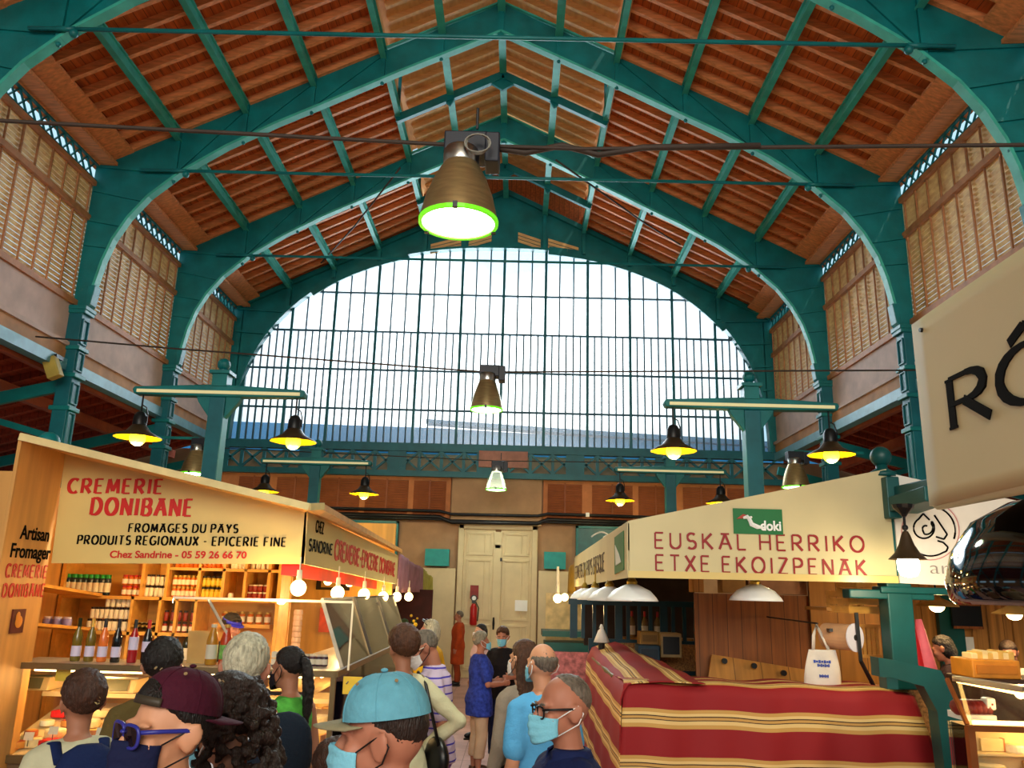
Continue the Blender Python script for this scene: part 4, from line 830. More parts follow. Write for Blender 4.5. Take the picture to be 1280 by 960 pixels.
words('lettering', 'doki', bp(.54, .16), (1, 0, 0), (0, 0, 1), .12, WHITE, fs, width=(b.x-a.x)*.42, bold=.03)
lettering('lettering', 'FERMIERS DU PĀYS BĀSQUE', (X2, 13.9, 2.24), (0, -1, .009), (0, 0, 1), .19, mat('brown_paint', '#4a3520', .5), ss, .12, slab=.05, width=4.6)
MB().prism([(X2-.003, 8.3, 2.22), (X2-.003, 7.6, 2.25), (X2-.003, 7.6, 2.6), (X2-.003, 8.3, 2.58)], (-.006, 0, 0)).build('badge', GSIGN, ss)
MB().prism([(X2-.012, 8.15, 2.3), (X2-.012, 7.75, 2.32), (X2-.012, 7.9, 2.4), (X2-.012, 8.2, 2.5)], (-.004, 0, 0)).build('bird_mark', WHITE, ss)
m = MB().span((3.28, 7.42, 1.3), (3.5, 7.62, 3.16)).span((3.22, 7.4, 2.1), (3.9, 7.6, 2.16)).span((2.95, 7.43, 2.05), (3.7, 7.6, 2.13)); m.build('post', STEAL, t, bevel=.012)
MB().lathe([(.13, 3.14), (.12, 3.18), (.05, 3.22), (.05, 3.26)], (3.36, 7.5, 0), 14).ball((3.36, 7.5, 3.33), .095).build('finial', STEAL, t, True)
m = MB().prism([(3.3, 7.38, 2.8), (3.6, 7.38, 2.8), (3.6, 6.75, 2.84), (3.36, 6.75, 2.84)], (0, 0, .13)).prism([(3.36, 7.38, 2.93), (3.5, 7.38, 2.93), (3.55, 6.7, 2.93), (3.4, 6.7, 2.93)], (0, 0, .1)).span((3.3, 7.3, 2.75), (3.42, 7.42, 3.12)); m.build('lamp_bracket', STEAL, t, bevel=.01)
# white neighbouring sign with ram emblem
t = thing('sign_board', 'white sign with a ram head emblem in a ring, right of the green post', 'sign', (4.8, Yr, 2.2))
tl, bl, br, tr = at(1114, 592, Yr), at(1125, 729, Yr), at(1300, 737, Yr), at(1300, 632, Yr)
sg_ = MB().prism([bl, br, tr, tl], (0, .02, 0)).build('board', mat('white_sign', '#e9e2d6', .5, var=.04), t)
def stroke(pts, w, m, parent, Y=Yr-.006, name='emblem'):
    mb = MB(); ps = [at(px, py, Y) for px, py in pts]
    for p, q in zip(ps, ps[1:]): mb.beam(p, q, .006, w, (0, 0, 1))
    return mb.build(name, m, parent)
ring = lambda cx, cy, r, a0, a1, n=28: [(cx+r*cos(R(a0+(a1-a0)*i/n)), cy-r*sin(R(a0+(a1-a0)*i/n))) for i in range(n+1)]
stroke(ring(1163, 664, 36, 0, 360, 40), .008, mat('pink_line', '#c98a8a', .5), sg_)
stroke(ring(1163, 664, 31, -18, 118), .014, INK, sg_); stroke(ring(1163, 664, 31, 205, 300)+[(1183, 689), (1185, 684), (1179, 678), (1172, 676)], .014, INK, sg_)
stroke([(1168, 644), (1184, 668), (1180, 674), (1170, 671)], .014, INK, sg_); stroke([(1162, 650), (1154, 642)]+ring(1155, 660, 13, 120, 400, 20)+ring(1158, 660, 8, 40, -110, 14)+ring(1157, 661, 4, 200, 60, 6), .014, INK, sg_)
lettering('lettering', 'D', at(1225, 680, Yr-.002), (1, 0, 0), (0, 0, 1), .11, MAROON, sg_, .13)
words('lettering', 'ar', at(1163, 717, Yr-.002), (1, 0, 0), (0, 0, 1), .16, mat('grey_paint', '#9a8f88', .5), sg_, width=.17, bold=-.012)
# bracket lamp with bell shade
p = at(1136, 712, 6.85); t = thing('bracket_lamp', 'bell-shaped bracket lamp with white globe hung from the green post', 'lamp', tuple(p))
zt = 2.82
MB().lathe([(.09, zt), (.08, zt-.03), (.03, zt-.08), (.018, zt-.1)], (p.x, p.y, 0), 12).tube([(p.x, p.y, zt-.1), (p.x, p.y, p.z+.3)], .012, 6).ball((p.x, p.y, p.z+.34), .025).build('rod', DARK, t)
MB().lathe([(.15, .08), (.1, .13), (.06, .2), (.035, .28), (.02, .31)], p, 20, cap=False).build('lamp_shade', SHADE, t, True)
MB().lathe([(0, -.065), (.06, -.05), (.085, 0), (.085, .07), (.07, .1)], p, 16).build('globe', glow('white_globe', '#fff0c8', 9), t, True); light('lamp_light', 'POINT', p+Vector((0, -.08, -.13)), 22, (1, .82, .5), .06)
# white enamel shades along the aisle
for k, (px, py, y, r) in enumerate(((790, 751, 7.75, .24), (762, 751, 9.0, .24), (744, 750, 10.3, .22), (731, 749, 11.6, .21), (945, 751, 7.75, .24))):
    p = at(px, py, y); t = thing('pendant_lamp', ('white enamel shade under the cream canvas, %s of the row along the aisle' % ('nearest', 'second', 'third', 'farthest')[k]) if k < 4 else 'single white enamel shade before the brown plank wall', 'lamp', tuple(p))
    MB().lathe([(r, 0), (r*.93, .03), (r*.7, .09), (r*.35, .13), (.05, .145), (.04, .145)], p, 28, cap=False).build('lamp_shade', WHITE, t, True, solid=.004)
    MB().lathe([(.045, .13), (.05, .17), (.02, .22)], p, 12).tube([p+Vector((0, 0, .2)), p+Vector((0, 0, .4))], .008, 6).build('socket', mat('brass', '#a88a3a', .35, .8), t)
    MB().ball(p+Vector((0, 0, .06)), .04).build('bulb', WHITE, t)
# plank partition and things on it
BR = mat('brown_planks', '#8f5222', .5, var=.28, scale=3, stretch=(6, 1, .4), seams=[(0, .16, .05)]); BR2 = mat('yellow_planks', '#b97f36', .5, var=.2, scale=3, stretch=(5, 1, .4), seams=[(0, .3, .03)])
pw = thing('plank_partition', 'brown plank partition at the back of the farm stall', 'partition', (2.7, 9.5, 0))
a, b = at(868, 752, 9.5), at(1010, 745, 9.5); c, d = at(1085, 735, 9.45), at(1010, 745, 9.45)
MB().span((a.x, 9.5, 0), (b.x, 9.54, b.z)).build('planks', BR, pw); MB().span((b.x, 9.46, 0), (c.x+.1, 9.5, 2.3)).build('light_planks', BR2, pw)
MB().prism([at(885, 850, 9.3), at(1012, 868, 9.3), at(1012, 838, 9.4), at(890, 818, 9.4)], (0, .03, 0)).build('sloping_board', BR2, pw)
m = MB()
for px, py in ((905, 826), (942, 832), (979, 841)): m.lathe([(.03, 0), (.03, .04)], at(px, py, 9.35), 10, Matrix.Rotation(R(90), 3, 'X'))
m.build('knob', DARK, pw)
for px0, px1, h, mm, lab in ((938, 1012, .26, mat('rosy_board', '#b58a72', .7, var=.25), 'pinkish box on top of the plank partition'), (905, 935, .2, mat('tan_box', '#b08a58', .7, var=.2), 'tan box on top of the plank partition'), (868, 882, .24, BR2, 'narrow wooden box at the left end on top of the partition')):
    a = at(px0, 746, 9.5); b = at(px1, 746, 9.5); t = thing('box', lab, 'box', ((a.x+b.x)/2, 9.6, 2.04)); z = 2.07
    MB().span((a.x, 9.56, z), (b.x, 9.8, z+h)).build('carton', mm, t, bevel=.01); MB().span((a.x-.01, 9.55, z+h), (b.x+.01, 9.7, z+h+.02)).build('flap', mm, t)
# wooden crates
def crate(c, d, rot, label):
    t = thing('wooden_crate', label, 'crate', tuple(c)); c = Vector(c); M = Matrix.Rotation(rot, 3, 'Z'); m = MB()
    for k in range(3):
        for s_ in (-1, 1):
            z = -d[2]/2+d[2]*(k+.5)/3
            m.box(c+M @ Vector((0, s_*d[1]/2, z)), (d[0], .012, d[2]/3-.012), M); m.box(c+M @ Vector((s_*d[0]/2, 0, z)), (.012, d[1], d[2]/3-.012), M)
    m.build('slats', PINE, t); m = MB()
    for sx in (-1, 1):
        for sy in (-1, 1): m.box(c+M @ Vector((sx*(d[0]/2-.02), sy*(d[1]/2-.02), 0)), (.03, .03, d[2]), M)
    m.box(c-Vector((0, 0, d[2]/2)), (d[0], d[1], .01), M); m.build('crate_frame', PINE, t)
crate(at(1068, 752, 8.0), (.4, .3, .2), .35, 'slatted wooden crate on the shelf above the spool'); crate(at(1085, 738, 8.3), (.5, .3, .14), .3, 'wooden crate stacked behind the other by the green post')
t = MB().span((2.95, 8.0, 1.93), (3.6, 8.6, 1.96)); tag(t.build('shelf_board', BR2), 'board shelf beside the green post carrying the crates', 'shelf')
t = thing('wooden_crate', 'slatted crate hung upright between spool and green post', 'crate', tuple(at(1087, 800, 8.1)))
a = at(1074, 822, 8.1); b = at(1098, 781, 8.1); m = MB()
for k in range(5): x = a.x+(b.x-a.x)*(k+.5)/5; m.span((x-.015, 8.1, a.z), (x+.015, 8.12, b.z))
m.span((a.x, 8.08, a.z), (b.x, 8.1, a.z+.03)).span((a.x, 8.08, b.z-.03), (b.x, 8.1, b.z)); m.build('slats', PINE, t)
# tote bag
p = at(1027, 858, 7.9); q = at(1030, 812, 7.9); t = thing('tote_bag', 'white cotton tote bag with blue print hung on the plank wall', 'bag', tuple(p))
def tb(u, v):
    w = .165*(1-.25*v)*(1+.12*sin(pi*v)); x = p.x+(u*2-1)*w+.02*v; h = (q.z-p.z)*v
    return Vector((x, p.y-.02-.07*sin(pi*u)*(1-.8*v)*(.4+.6*sin(pi*min(1, v+.25)))-.012*sin(9*u+3*v), p.z+h))
MB().grid(tb, 16, 14).build('bag', mat('white_cotton', '#ded6cc', .85, var=.08, bump=.3, bscale=14), t, True, solid=.01)
m = MB()
for dx, dy in ((0, -.03), (.02, 0)): m.tube([(p.x-.07+dx, p.y+dy, q.z), (p.x-.06+dx, p.y+dy, q.z+.12), (p.x-.03+dx, p.y+dy, q.z+.22), (p.x+.03+dx, p.y+dy, q.z+.1), (p.x+.07+dx, p.y+dy, q.z)], .012, 6, flat=.4)
m.build('handle', mat('white_cotton', '#ded6cc', .85), t, True)
m = MB()
for k, (u0, u1, v) in enumerate(((.25, .75, .68), (.35, .68, .58), (.38, .62, .3))):
    for i in range(7): u = u0+(u1-u0)*i/7; a = tb(u, v); m.box(a+Vector((0, -.014, 0)), ((u1-u0)/7*.24, .006, .016 if i % 2 else .026))
m.build('print', mat('blue_print', '#3a55b8', .6), t)
MB().tube([(p.x, 9.46, q.z+.24), (p.x-.0, 7.9, q.z+.23)], .008, 6).build('hook', DARK, t)
# paper spool
c = at(1068, 797, 7.75); M = Matrix.Rotation(R(-70), 3, 'Z') @ Matrix.Rotation(R(90), 3, 'Y'); t = thing('paper_spool', 'big spool of paper with white end disc on an iron holder', 'spool', tuple(c))
ax = M @ Vector((0, 0, 1)); ax = Vector((-.55, .83, 0)); 
def cyl(c0, c1, r, n=24): return MB().tube([c0, c1], r, n)
cyl(c, c+ax*.3, .115).build('paper_roll', mat('tan_paper', '#c89a72', .7, var=.15), t); cyl(c-ax*.012, c, .125).build('end_disc', mat('white_disc', '#e4e0ec', .5, var=.03), t); cyl(c-ax*.02, c-ax*.011, .025).build('spindle', DARK, t)
MB().beam(c+Vector((.02, -.03, .22)), c+Vector((.03, -.03, -.2)), .03, .02).beam(c+Vector((.03, -.03, -.2)), c+Vector((.22, .1, -.5)), .03, .02).beam(c+ax*.3+Vector((0, 0, .05)), c+ax*.02+Vector((-.2, -.03, .06)), .03, .03).build('iron_holder', DARK, t)
# teal barred fence
t = thing('barred_partition', 'dark teal barred partition under the row of white shades', 'partition', (1.5, 11, 1))
m = MB().span((.7, 10.97, 1.88), (2.36, 11.03, 1.95)).span((.96, 10.97, .9), (2.36, 11.03, 1.46)); m.build('rail', mat('night_teal', '#0c3a48', .4, var=.15), t)
m = MB()
for k in range(12): m.span((.72+k*.146, 10.98, 1.46), (.765+k*.146+(.05 if k % 4 == 0 else 0), 11.02, 1.9))
m.build('bar', mat('night_teal', '#0c3a48', .4), t)
m = MB().span((1.0, 12.2, 1.3), (2.6, 12.25, 2.3)); tag(m.build('curtain', mat('dark_brown_cloth', '#33231a', .8, var=.3)), 'dark brown hanging behind the teal bars', 'curtain')
for px in (790, 806, 822): 
    a = at(px, 790, 11.6); o = bottle('bottle', 'bottle standing behind the teal bars', .34, .045, mat('amber_glass', '#8a6a3a', .2), LAB, LIDR, group='bottles behind the bars'); o.location = (a.x, 11.6, 1.46)
tag(MB().span((1.4, 11.5, 1.43), (2.5, 11.75, 1.46)).build('shelf_board', BR2), 'narrow shelf behind the teal bars', 'shelf')
# counter with striped cloth
OLIVE = mat('olive_counter', '#6a5c20', .5, var=.2); MOS = mat('mosaic_panel', '#a8743c', .6, var=.6, scale=45)
t = thing('stall_counter', 'olive and mosaic counter of the farm stall beneath the striped cloth', 'counter', (2, 8, 0))
MB().span((1.05, 7.55, 0), (3.5, 8.3, 1.22)).span((.95, 8.3, 0), (1.6, 10.9, 1.28)).build('counter_body', OLIVE, t, bevel=.02); MB().span((1.7, 10.6, 0), (2.9, 10.9, 1.05)).build('back_counter', OLIVE, t); MB().span((1.2, 10.93, 1.1), (2.35, 10.96, 1.42)).build('mosaic_band', MOS, t)
def stripe_mat():
    m = bpy.data.materials.new('striped_cloth'); m.use_nodes = True; nt = m.node_tree; N = nt.nodes; L = nt.links; b = N['Principled BSDF']; b.inputs['Roughness'].default_value = .75
    uv = N.new('ShaderNodeTexCoord'); sp = N.new('ShaderNodeSeparateXYZ'); L.new(uv.outputs['UV'], sp.inputs[0])
    fr = N.new('ShaderNodeMath'); fr.operation = 'FRACT'; L.new(sp.outputs[1], fr.inputs[0])
    rp = N.new('ShaderNodeValToRGB'); rp.color_ramp.interpolation = 'CONSTANT'; L.new(fr.outputs[0], rp.inputs[0]); e = rp.color_ramp.elements
    red, gold, ink = lin('#930d17'), lin('#cda056'), lin('#3a1a12')
    e[0].position = 0; e[0].color = red; e[1].position = .58; e[1].color = gold
    for ps, c in ((.66, lin('#e8c884')), (.72, ink), (.745, gold), (.80, ink), (.82, lin('#e8c884')), (.9, gold), (.985, red)):
        x = e.new(ps); x.color = c
    nz = N.new('ShaderNodeTexNoise'); nz.inputs['Scale'].default_value = 60; bp_ = N.new('ShaderNodeBump'); bp_.inputs['Strength'].default_value = .15; L.new(nz.outputs[0], bp_.inputs['Height']); L.new(bp_.outputs[0], b.inputs['Normal'])
    L.new(rp.outputs[0], b.inputs['Base Color']); return m
STRIPE = stripe_mat()
def cloth(name, path, u0, u1, off, nu=60, per=.37, parent=None, wig=None):
    # path(u): list of points from the far top edge over to the hem; v follows arc length
    me = bpy.data.meshes.new(name); vs = []; uvs = []; nv = 26
    for i in range(nu+1):
        u = i/nu; pl = path(u); L_ = [0]
        for p_, q_ in zip(pl, pl[1:]): L_.append(L_[-1]+(Vector(q_)-Vector(p_)).length)
        for j in range(nv+1):
            s_ = L_[-1]*j/nv; k = max(k_ for k_ in range(len(L_)-1) if L_[k_] <= s_+1e-9); f = (s_-L_[k])/max(1e-6, L_[k+1]-L_[k])
            p_ = Vector(pl[k]).lerp(Vector(pl[k+1]), f)
            if wig: p_ += wig(u, j/nv)
            vs.append(p_); uvs.append((u, (s_+off)/per))
    fs_ = [(i*(nv+1)+j, (i+1)*(nv+1)+j, (i+1)*(nv+1)+j+1, i*(nv+1)+j+1) for i in range(nu) for j in range(nv)]
    o0 = wloc(parent); me.from_pydata([v-o0 for v in vs], [], fs_); l = me.uv_layers.new(name='UVMap')
    for poly in me.polygons:
        poly.use_smooth = True
        for li in poly.loop_indices: l.data[li].uv = uvs[me.loops[li].vertex_index]
    me.materials.append(STRIPE); o = bpy.data.objects.new(name, me); COL.objects.link(o); o.parent = parent
    x = o.modifiers.new('s', 'SOLIDIFY'); x.thickness = .008
    return o
def wigf(u, v): return Vector((0, -.02*sin(u*40+3*v)*v-.015*sin(u*17), .012*sin(u*23)*(1-v)))
t = thing('striped_cloth', 'red cloth with gold stripes draped over the farm stall counter', 'cloth', (2, 7.5, .6))
cloth('front_fall', lambda u: [(.97+2.46*u, 8.2, 1.27), (.97+2.46*u, 7.55, 1.30-.01*u), (.95+2.5*u, 7.45, 1.27-.01*u), (.86+2.92*u, 7.3, .06)], 0, 1, .02, parent=t, wig=wigf)
cloth('side_fall', lambda u: [(1.65, 10.9-3.5*u, 1.3), (1.3, 10.9-3.5*u, 1.43-.12*u), (1.0, 10.9-3.5*u, 1.36-.07*u), (.93, 10.9-3.5*u, 1.2), (.88, 10.9-3.58*u, .06)], 0, 1, .1, parent=t, wig=lambda u, v: Vector((-.008*sin(u*31)*v, 0, .008*sin(u*19)*(1-v))))
# teal end frame with mosaic
t = thing('counter_end_frame', 'dark teal angled end frame of the counter with mosaic infill', 'counter', (3.7, 6.95, 0))
out = [(1098, 822), (1122, 826), (1176, 838), (1199, 880), (1212, 985)]; inn = [(1100, 846), (1118, 848), (1155, 858), (1172, 890), (1184, 985)]
Yq = 6.95
m = MB().strip([at(*p, Yq) for p in out], [at(*p, Yq) for p in inn], (0, .16, 0)); a = at(1108, 838, Yq); b = at(1124, 862, Yq); m.span((a.x, Yq+.01, b.z), (b.x, Yq+.15, a.z-.03)); m.build('end_post', STEAL, t)
p = [at(*q_, 7.62) for q_ in inn]; m = MB().prism([p[0], p[1], p[2], p[3], p[4], Vector((p[0].x, p[4].y, p[4].z))], (0, .03, 0)); m.build('mosaic_infill', MOS, t)
a = at(1213, 985, Yq); MB().span((3.5, Yq, 0), (a.x+.02, Yq+.16, .3)).build('plinth', STEAL, t)
# small things behind the cloth
def boxthing(name, lab, cat, px0, py0, px1, py1, Y, dep, m1, m2=None, sub='front'):
    a, b = at(px0, py1, Y), at(px1, py0, Y); t = thing(name, lab, cat, ((a.x+b.x)/2, Y+dep/2, a.z)); MB().span((a.x, Y, a.z), (b.x, Y+dep, b.z)).build('body' if sub != 'body' else 'shell', m1, t, bevel=.012)
    if m2: MB().span((a.x+.03, Y-.012, a.z+.04), (b.x-.03, Y+.002, b.z-.04)).build(sub, m2, t)
    return t
boxthing('storage_box', 'dark blue box standing on the olive back counter', 'box', 798, 807, 825, 834, 10.2, .3, mat('blue_box', '#16384e', .5), mat('blue_box_front', '#0e2638', .3))
boxthing('cash_register', 'beige till behind the striped cloth', 'till', 826, 792, 852, 822, 10.3, .3, mat('beige_till', '#a88a58', .5), BLACK, 'display')
boxthing('weighing_scale', 'pale scale low behind the striped cloth by the olive counter', 'scale', 758, 830, 782, 842, 9.4, .3, mat('mint_scale', '#9fb8a4', .4), WHITE, 'display')
boxthing('storage_box', 'small ochre box beside the till', 'box', 800, 790, 824, 806, 10.4, .25, mat('ochre_box', '#9a7434', .6), mat('ochre_box_front', '#7a5a28', .6), 'label')
p = at(752, 812, 10.4); t = thing('cloth_stand', 'white cloth hung over a dark stand behind the counter', 'stand', (p.x, p.y, .8)); MB().tube([(p.x, p.y, 0), (p.x, p.y, 1.62)], .04, 8).build('stand', DARK, t); MB().rings([[Vector((p.x+(.1-.03*k)*cos(w)*(1+.2*sin(5*w)), p.y+.07*sin(w), 1.45+.07*k)) for w in [i*pi/6 for i in range(12)]] for k in range(4)]).build('cloth', WHITE, t, True)
# stall further on: cream wall, teal counters, lamp cluster
t = thing('market_stall', 'small cream and teal stall at the far right by the back wall', 'market stall', (1.2, 16, 0))
MB().span((.6, 16.4, 0), (1.6, 16.5, 2.0)).build('back_panel', mat('cream_panel', '#e0c890', .6, var=.25, scale=6), t); MB().span((.55, 15.2, 0), (1.5, 16, 1.15)).span((.5, 15.15, 1.25), (1.5, 15.9, 1.35)).build('counter', STEAL, t); MB().span((.6, 15.1, .2), (1.4, 15.2, 1.0)).build('counter_front', mat('pink_front', '#b06a74', .6, var=.5, scale=14), t)
tag(drape('awning_drape', 14.2, 16.0, 2.0, 2.55, ('gold_cloth', '#b9902c'), 'mustard awning drape beyond the farm stall', 'awning', 1.0))
p = at(697, 748, 13.5); t = thing('globe_lamp', 'warm glaring bulb cluster beyond the farm stall', 'lamp', tuple(p)); MB().ball(p, .07).ball(p+Vector((.12, .1, .02)), .06).build('bulb', WARM, t, True); MB().lathe([(.03, .05), (.02, .5)], p, 8).build('socket', ROD, t); light('lamp_light', 'POINT', p+Vector((.05, -.1, -.15)), 25, (1, .7, .3), .06)
# folded parasol
p = at(1150, 848, 7.9); t = thing('parasol', 'folded red and pink parasol leaning beside the green post', 'parasol', (p.x, p.y, 0))
m = MB()
for k, (dx, mm) in enumerate(((-.07, 'red'), (.06, 'pink'))):
    top = at(1137 if k == 0 else 1148, 777, 7.9); b0 = at(1145 if k == 0 else 1160, 838, 7.9)
    MB().tube([top+Vector((0, 0, .02)), top.lerp(b0, .5), b0, Vector((b0.x, b0.y, .5))], [.03, .06, .085, .03], 10).build('canopy' if k == 0 else 'canopy_fold', mat('parasol_'+mm, '#c0141c' if k == 0 else '#e86a78', .6), t, True)
MB().tube([at(1138, 768, 7.9), (p.x, p.y, 0)], .018, 8).build('pole', DARK, t)
# rear right stall
t = thing('market_stall', 'warm-lit stall with slatted wooden back wall on the far right', 'market stall', (5.5, 10.4, 0))
m = MB(); x = 4.2
while x < 8: m.span((x, 10.4+(.02 if int(x*9) % 2 else 0), 0), (x+.09, 10.46, 2.5)); x += .1
m.build('slat_wall', mat('slat_wood', '#b9803c', .55, var=.4, scale=2, stretch=(9, 1, .3)), t)
a, b = at(1176, 795, 10.3), at(1196, 745, 10.3); MB().span((a.x, 10.3, .0), (b.x+.05, 10.38, b.z)).build('teal_panel', STEAL, t); MB().span((3.75, 10.2, 0), (4.25, 10.3, 2.4)).build('red_panel', mat('red_brown_board', '#a8501f', .6), t)
MB().span((3.7, 8.6, 0), (7, 9.1, 1.1)).build('counter', mat('dark_wood', '#3a2416', .7), t); MB().span((3.6, 7.6, 2.3), (8, 10.5, 2.35)).build('canopy', CREAM2, t)
a, b = at(1192, 784, 10.2), at(1226, 756, 10.2); t2 = thing('chalk_board', 'dark blackboard on the slatted wall of the right-hand stall', 'board', ((a.x+b.x)/2, 10.2, a.z)); MB().span((a.x, 10.2, a.z), (b.x, 10.24, b.z)).build('slate', BLACK, t2); MB().beam((a.x, 10.2, b.z), (b.x, 10.2, b.z), .03, .03).beam((a.x, 10.2, a.z), (b.x, 10.2, a.z), .03, .03).build('board_frame', BR, t2)
for px, py, lab in ((1171, 758, 'conical enamel lamp glowing over the stall on the far right'), (1268, 768, 'glowing conical lamp at the right edge under the black dome')):
    p = at(px, py, 8.2); t2 = thing('pendant_lamp', lab, 'lamp', tuple(p)); MB().lathe([(.2, 0), (.19, .015), (.05, .08), (.03, .1)], p, 20, cap=False).build('lamp_shade', mat('tan_shade', '#9a7a48', .4, .3), t2, True); MB().ball(p, (.07, .07, .055)).build('bulb', WARM, t2, True); MB().tube([p+Vector((0, 0, .1)), p+Vector((0, 0, .3))], .01, 6).build('rod', DARK, t2); light('lamp_light', 'POINT', p+Vector((0, 0, -.12)), 16, (1, .66, .28), .06)
a, b = at(1219, 812, 9.9), at(1232, 790, 9.9)
t2 = thing('notice', 'two white papers pinned on the slatted wall', 'notice', (a.x, 9.9, a.z)); MB().span((a.x, 10.36, a.z), (b.x, 10.37, b.z+.0)).build('sheet', WHITE, t2); MB().span((b.x, 10.36, a.z-.05), (b.x+.1, 10.37, a.z+.12)).build('sheet', WHITE, t2)
# ================================================================ NEAR RIGHT STALL
t = thing('market_stall', 'near stall with cream canvas fascia lettered in black at the right edge', 'market stall', (1.6, 1, 2.2))
XB = 1.0
def nb(u, v):
    y = 1.98-1.68*u; return Vector((XB+.006*sin(u*9)*(1-v), y, 2.27+.46*v+.006*sin(u*6)))
fb = MB().grid(nb, 30, 12).build('fascia', CREAM2, t, True, solid=.012)
MB().tube([(XB+.02, 1.985, 2.28), (XB+.02, .3, 2.28)], .018, 10).build('hem', CREAM2, t, True)
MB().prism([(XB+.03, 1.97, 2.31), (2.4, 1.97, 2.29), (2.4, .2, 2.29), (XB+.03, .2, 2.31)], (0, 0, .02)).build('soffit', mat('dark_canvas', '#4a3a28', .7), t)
MB().prism([(XB+.02, 1.99, 2.72), (2.4, 1.99, 2.9), (2.4, .2, 2.9), (XB+.02, .2, 2.72)], (0, 0, .02)).build('canvas_roof', CREAM2, t)
MB().tube([(XB, 1.93, 2.7), (XB-.012, 1.93, 2.7)], .006, 8).build('eyelet', DARK, t)
lettering('lettering', 'RÔT', (XB-.002, 1.832, 2.432), (0, -1, .0), (0, 0, 1), .115, INK, fb, .24, wh=.09, slab=.15, gap=.16, width=.58)
def post_(x, y): return MB().span((x-.04, y-.04, 0), (x+.04, y+.04, 2.3))
post_(2.34, 1.9).build('post', STEAL, t)
p = Vector((1.34, 1.92, 2.045)); t = thing('dome_lamp', 'large glossy black dome lamp hanging under the near canvas', 'lamp', tuple(p)); BG = mat('black_gloss', '#050506', .08, var=0, spec=.7, coat=1)
MB().lathe([(.30, 0), (.312, .012), (.318, .05), (.3, .12), (.25, .19), (.17, .235), (.06, .255), (0, .257)], p, 48, cap=False).build('dome', BG, t, True, solid=.004)
MB().lathe([(.03, .25), (.03, .28)], p, 12).build('ceiling_cup', BLACK, t); MB().ball(p+Vector((0, 0, .1)), .05).build('bulb', WARM, t, True); light('lamp_light', 'POINT', p+Vector((0, 0, .03)), 8, (1, .75, .4), .04)
# right-hand display case
t = thing('display_case', 'brightly lit two-tier glass display case at the bottom right', 'display case', (3.6, 4.9, 0)); BRS = mat('copper_frame', '#a8683a', .3, .7)
y0 = 4.95; x0, x1, y1 = at(1213, 920, y0).x, 4.4, 5.2
MB().span((x0, y0, 0), (x1, y1, .75)).build('base', mat('case_base', '#6a5238', .5), t); MB().span((x0+.02, y0+.02, .78), (x1, y1, .8)).span((x0+.02, y0+.02, 1.06), (x1, y1, 1.08)).span((x0+.02, y0+.13, 1.19), (x1, y1, 1.2)).span((x0+.02, y0+.24, 1.33), (x1, y1, 1.35)).build('tier', CREAMB, t)
MB().span((x0, y0, .78), (x1, y0+.006, 1.36)).span((x0, y0, .78), (x0+.006, y1, 1.36)).prism([(x0, y0+.02, 1.37), (x1, y0+.02, 1.37), (x1, y0+.18, 1.58), (x0, y0+.18, 1.58)], (0, .006, 0)).build('case_glass', GL_, t)
MB().span((x0-.02, y0-.02, .7), (x0+.02, y0+.02, 1.36)).span((x0-.02, y0-.02, 1.34), (x1, y0+.01, 1.37)).beam((x0, y0+.02, 1.37), (x0, y0+.2, 1.6), .02, .02).build('metal_frame', BRS, t); MB().span((x0+.02, y1-.02, .7), (x1, y1, 1.36)).build('back_panel', CREAMB, t)
TUB = glow('case_tube_white', '#ffc76a', 6)
a = at(1197, 851, y0+.2); b = at(1283, 868, y0-.25); MB().tube([a, b], .012, 8).build('light_tube', TUB, t); a = at(1216, 903, y0+.06); b = Vector((x1, y0+.06, a.z)); MB().tube([a, b], .013, 8).build('light_tube', TUB, t); MB().beam(at(1195, 848, y0+.21), at(1283, 862, y0-.24), .06, .03).build('canopy_rail', STEEL, t)
for x in (3.0, 3.6): light('case_light', 'POINT', (x, y0+.08, 1.31), 2.0, (1, .56, .18), .05); light('case_light', 'POINT', (x, y0+.15, 1.55), 3.5, (1, .58, .2), .05)
fresh2 = 0
for z, yy, n in ((1.082, y0+.09, 8), (1.202, y0+.19, 8)):
    for i in range(n):
        k = random.choice((0, 1, 2, 3, 4)); o = copy_tree(protos[k]); o.location = (x0+.16+i*.2, yy+random.uniform(0, .05), z); o.rotation_euler.z = random.uniform(0, 6); lab = '%s on the %s tier of the bright case' % (names[k], 'lower' if z < 1.1 else 'upper'); tag(o, lab, 'cheese', lab)
t = thing('meat_tray', 'tray of dark red meat on top of the right-hand case', 'tray', tuple(at(1225, 882, 5.3))); a = at(1200, 893, 5.3); b = at(1234, 872, 5.3); MB().span((a.x, 5.22, 1.352), (b.x, 5.45, 1.39)).build('tray', WHITE, t)
m = MB()
for k in range(6): m.ball((a.x+(b.x-a.x)*(k+.5)/6, 5.33, 1.42), (.04, .09, .05), 8, 6)
m.build('meat', mat('raw_meat', '#7a1418', .4, var=.3, scale=20), t, True)
boxthing('packet', 'red and white packet on the right-hand case', 'packet', 1235, 873, 1245, 888, 5.25, .08, WHITE, REDP, 'label')
boxthing('cheese_crate', 'long orange crate of yellow cheese blocks on the right-hand stall counter', 'crate', 1217, 826, 1275, 848, 7.0, .35, mat('orange_crate', '#d98a2a', .5, var=.2), mat('orange_crate_front', '#c97820', .5))
tag(MB().span((3.75, 6.95, 0), (5.6, 7.5, at(1217, 848, 7.0).z)).build('counter', mat('dark_wood', '#3a2416', .7), bevel=.02), 'dark wooden counter of the right-hand stall under the cheese crate', 'counter')
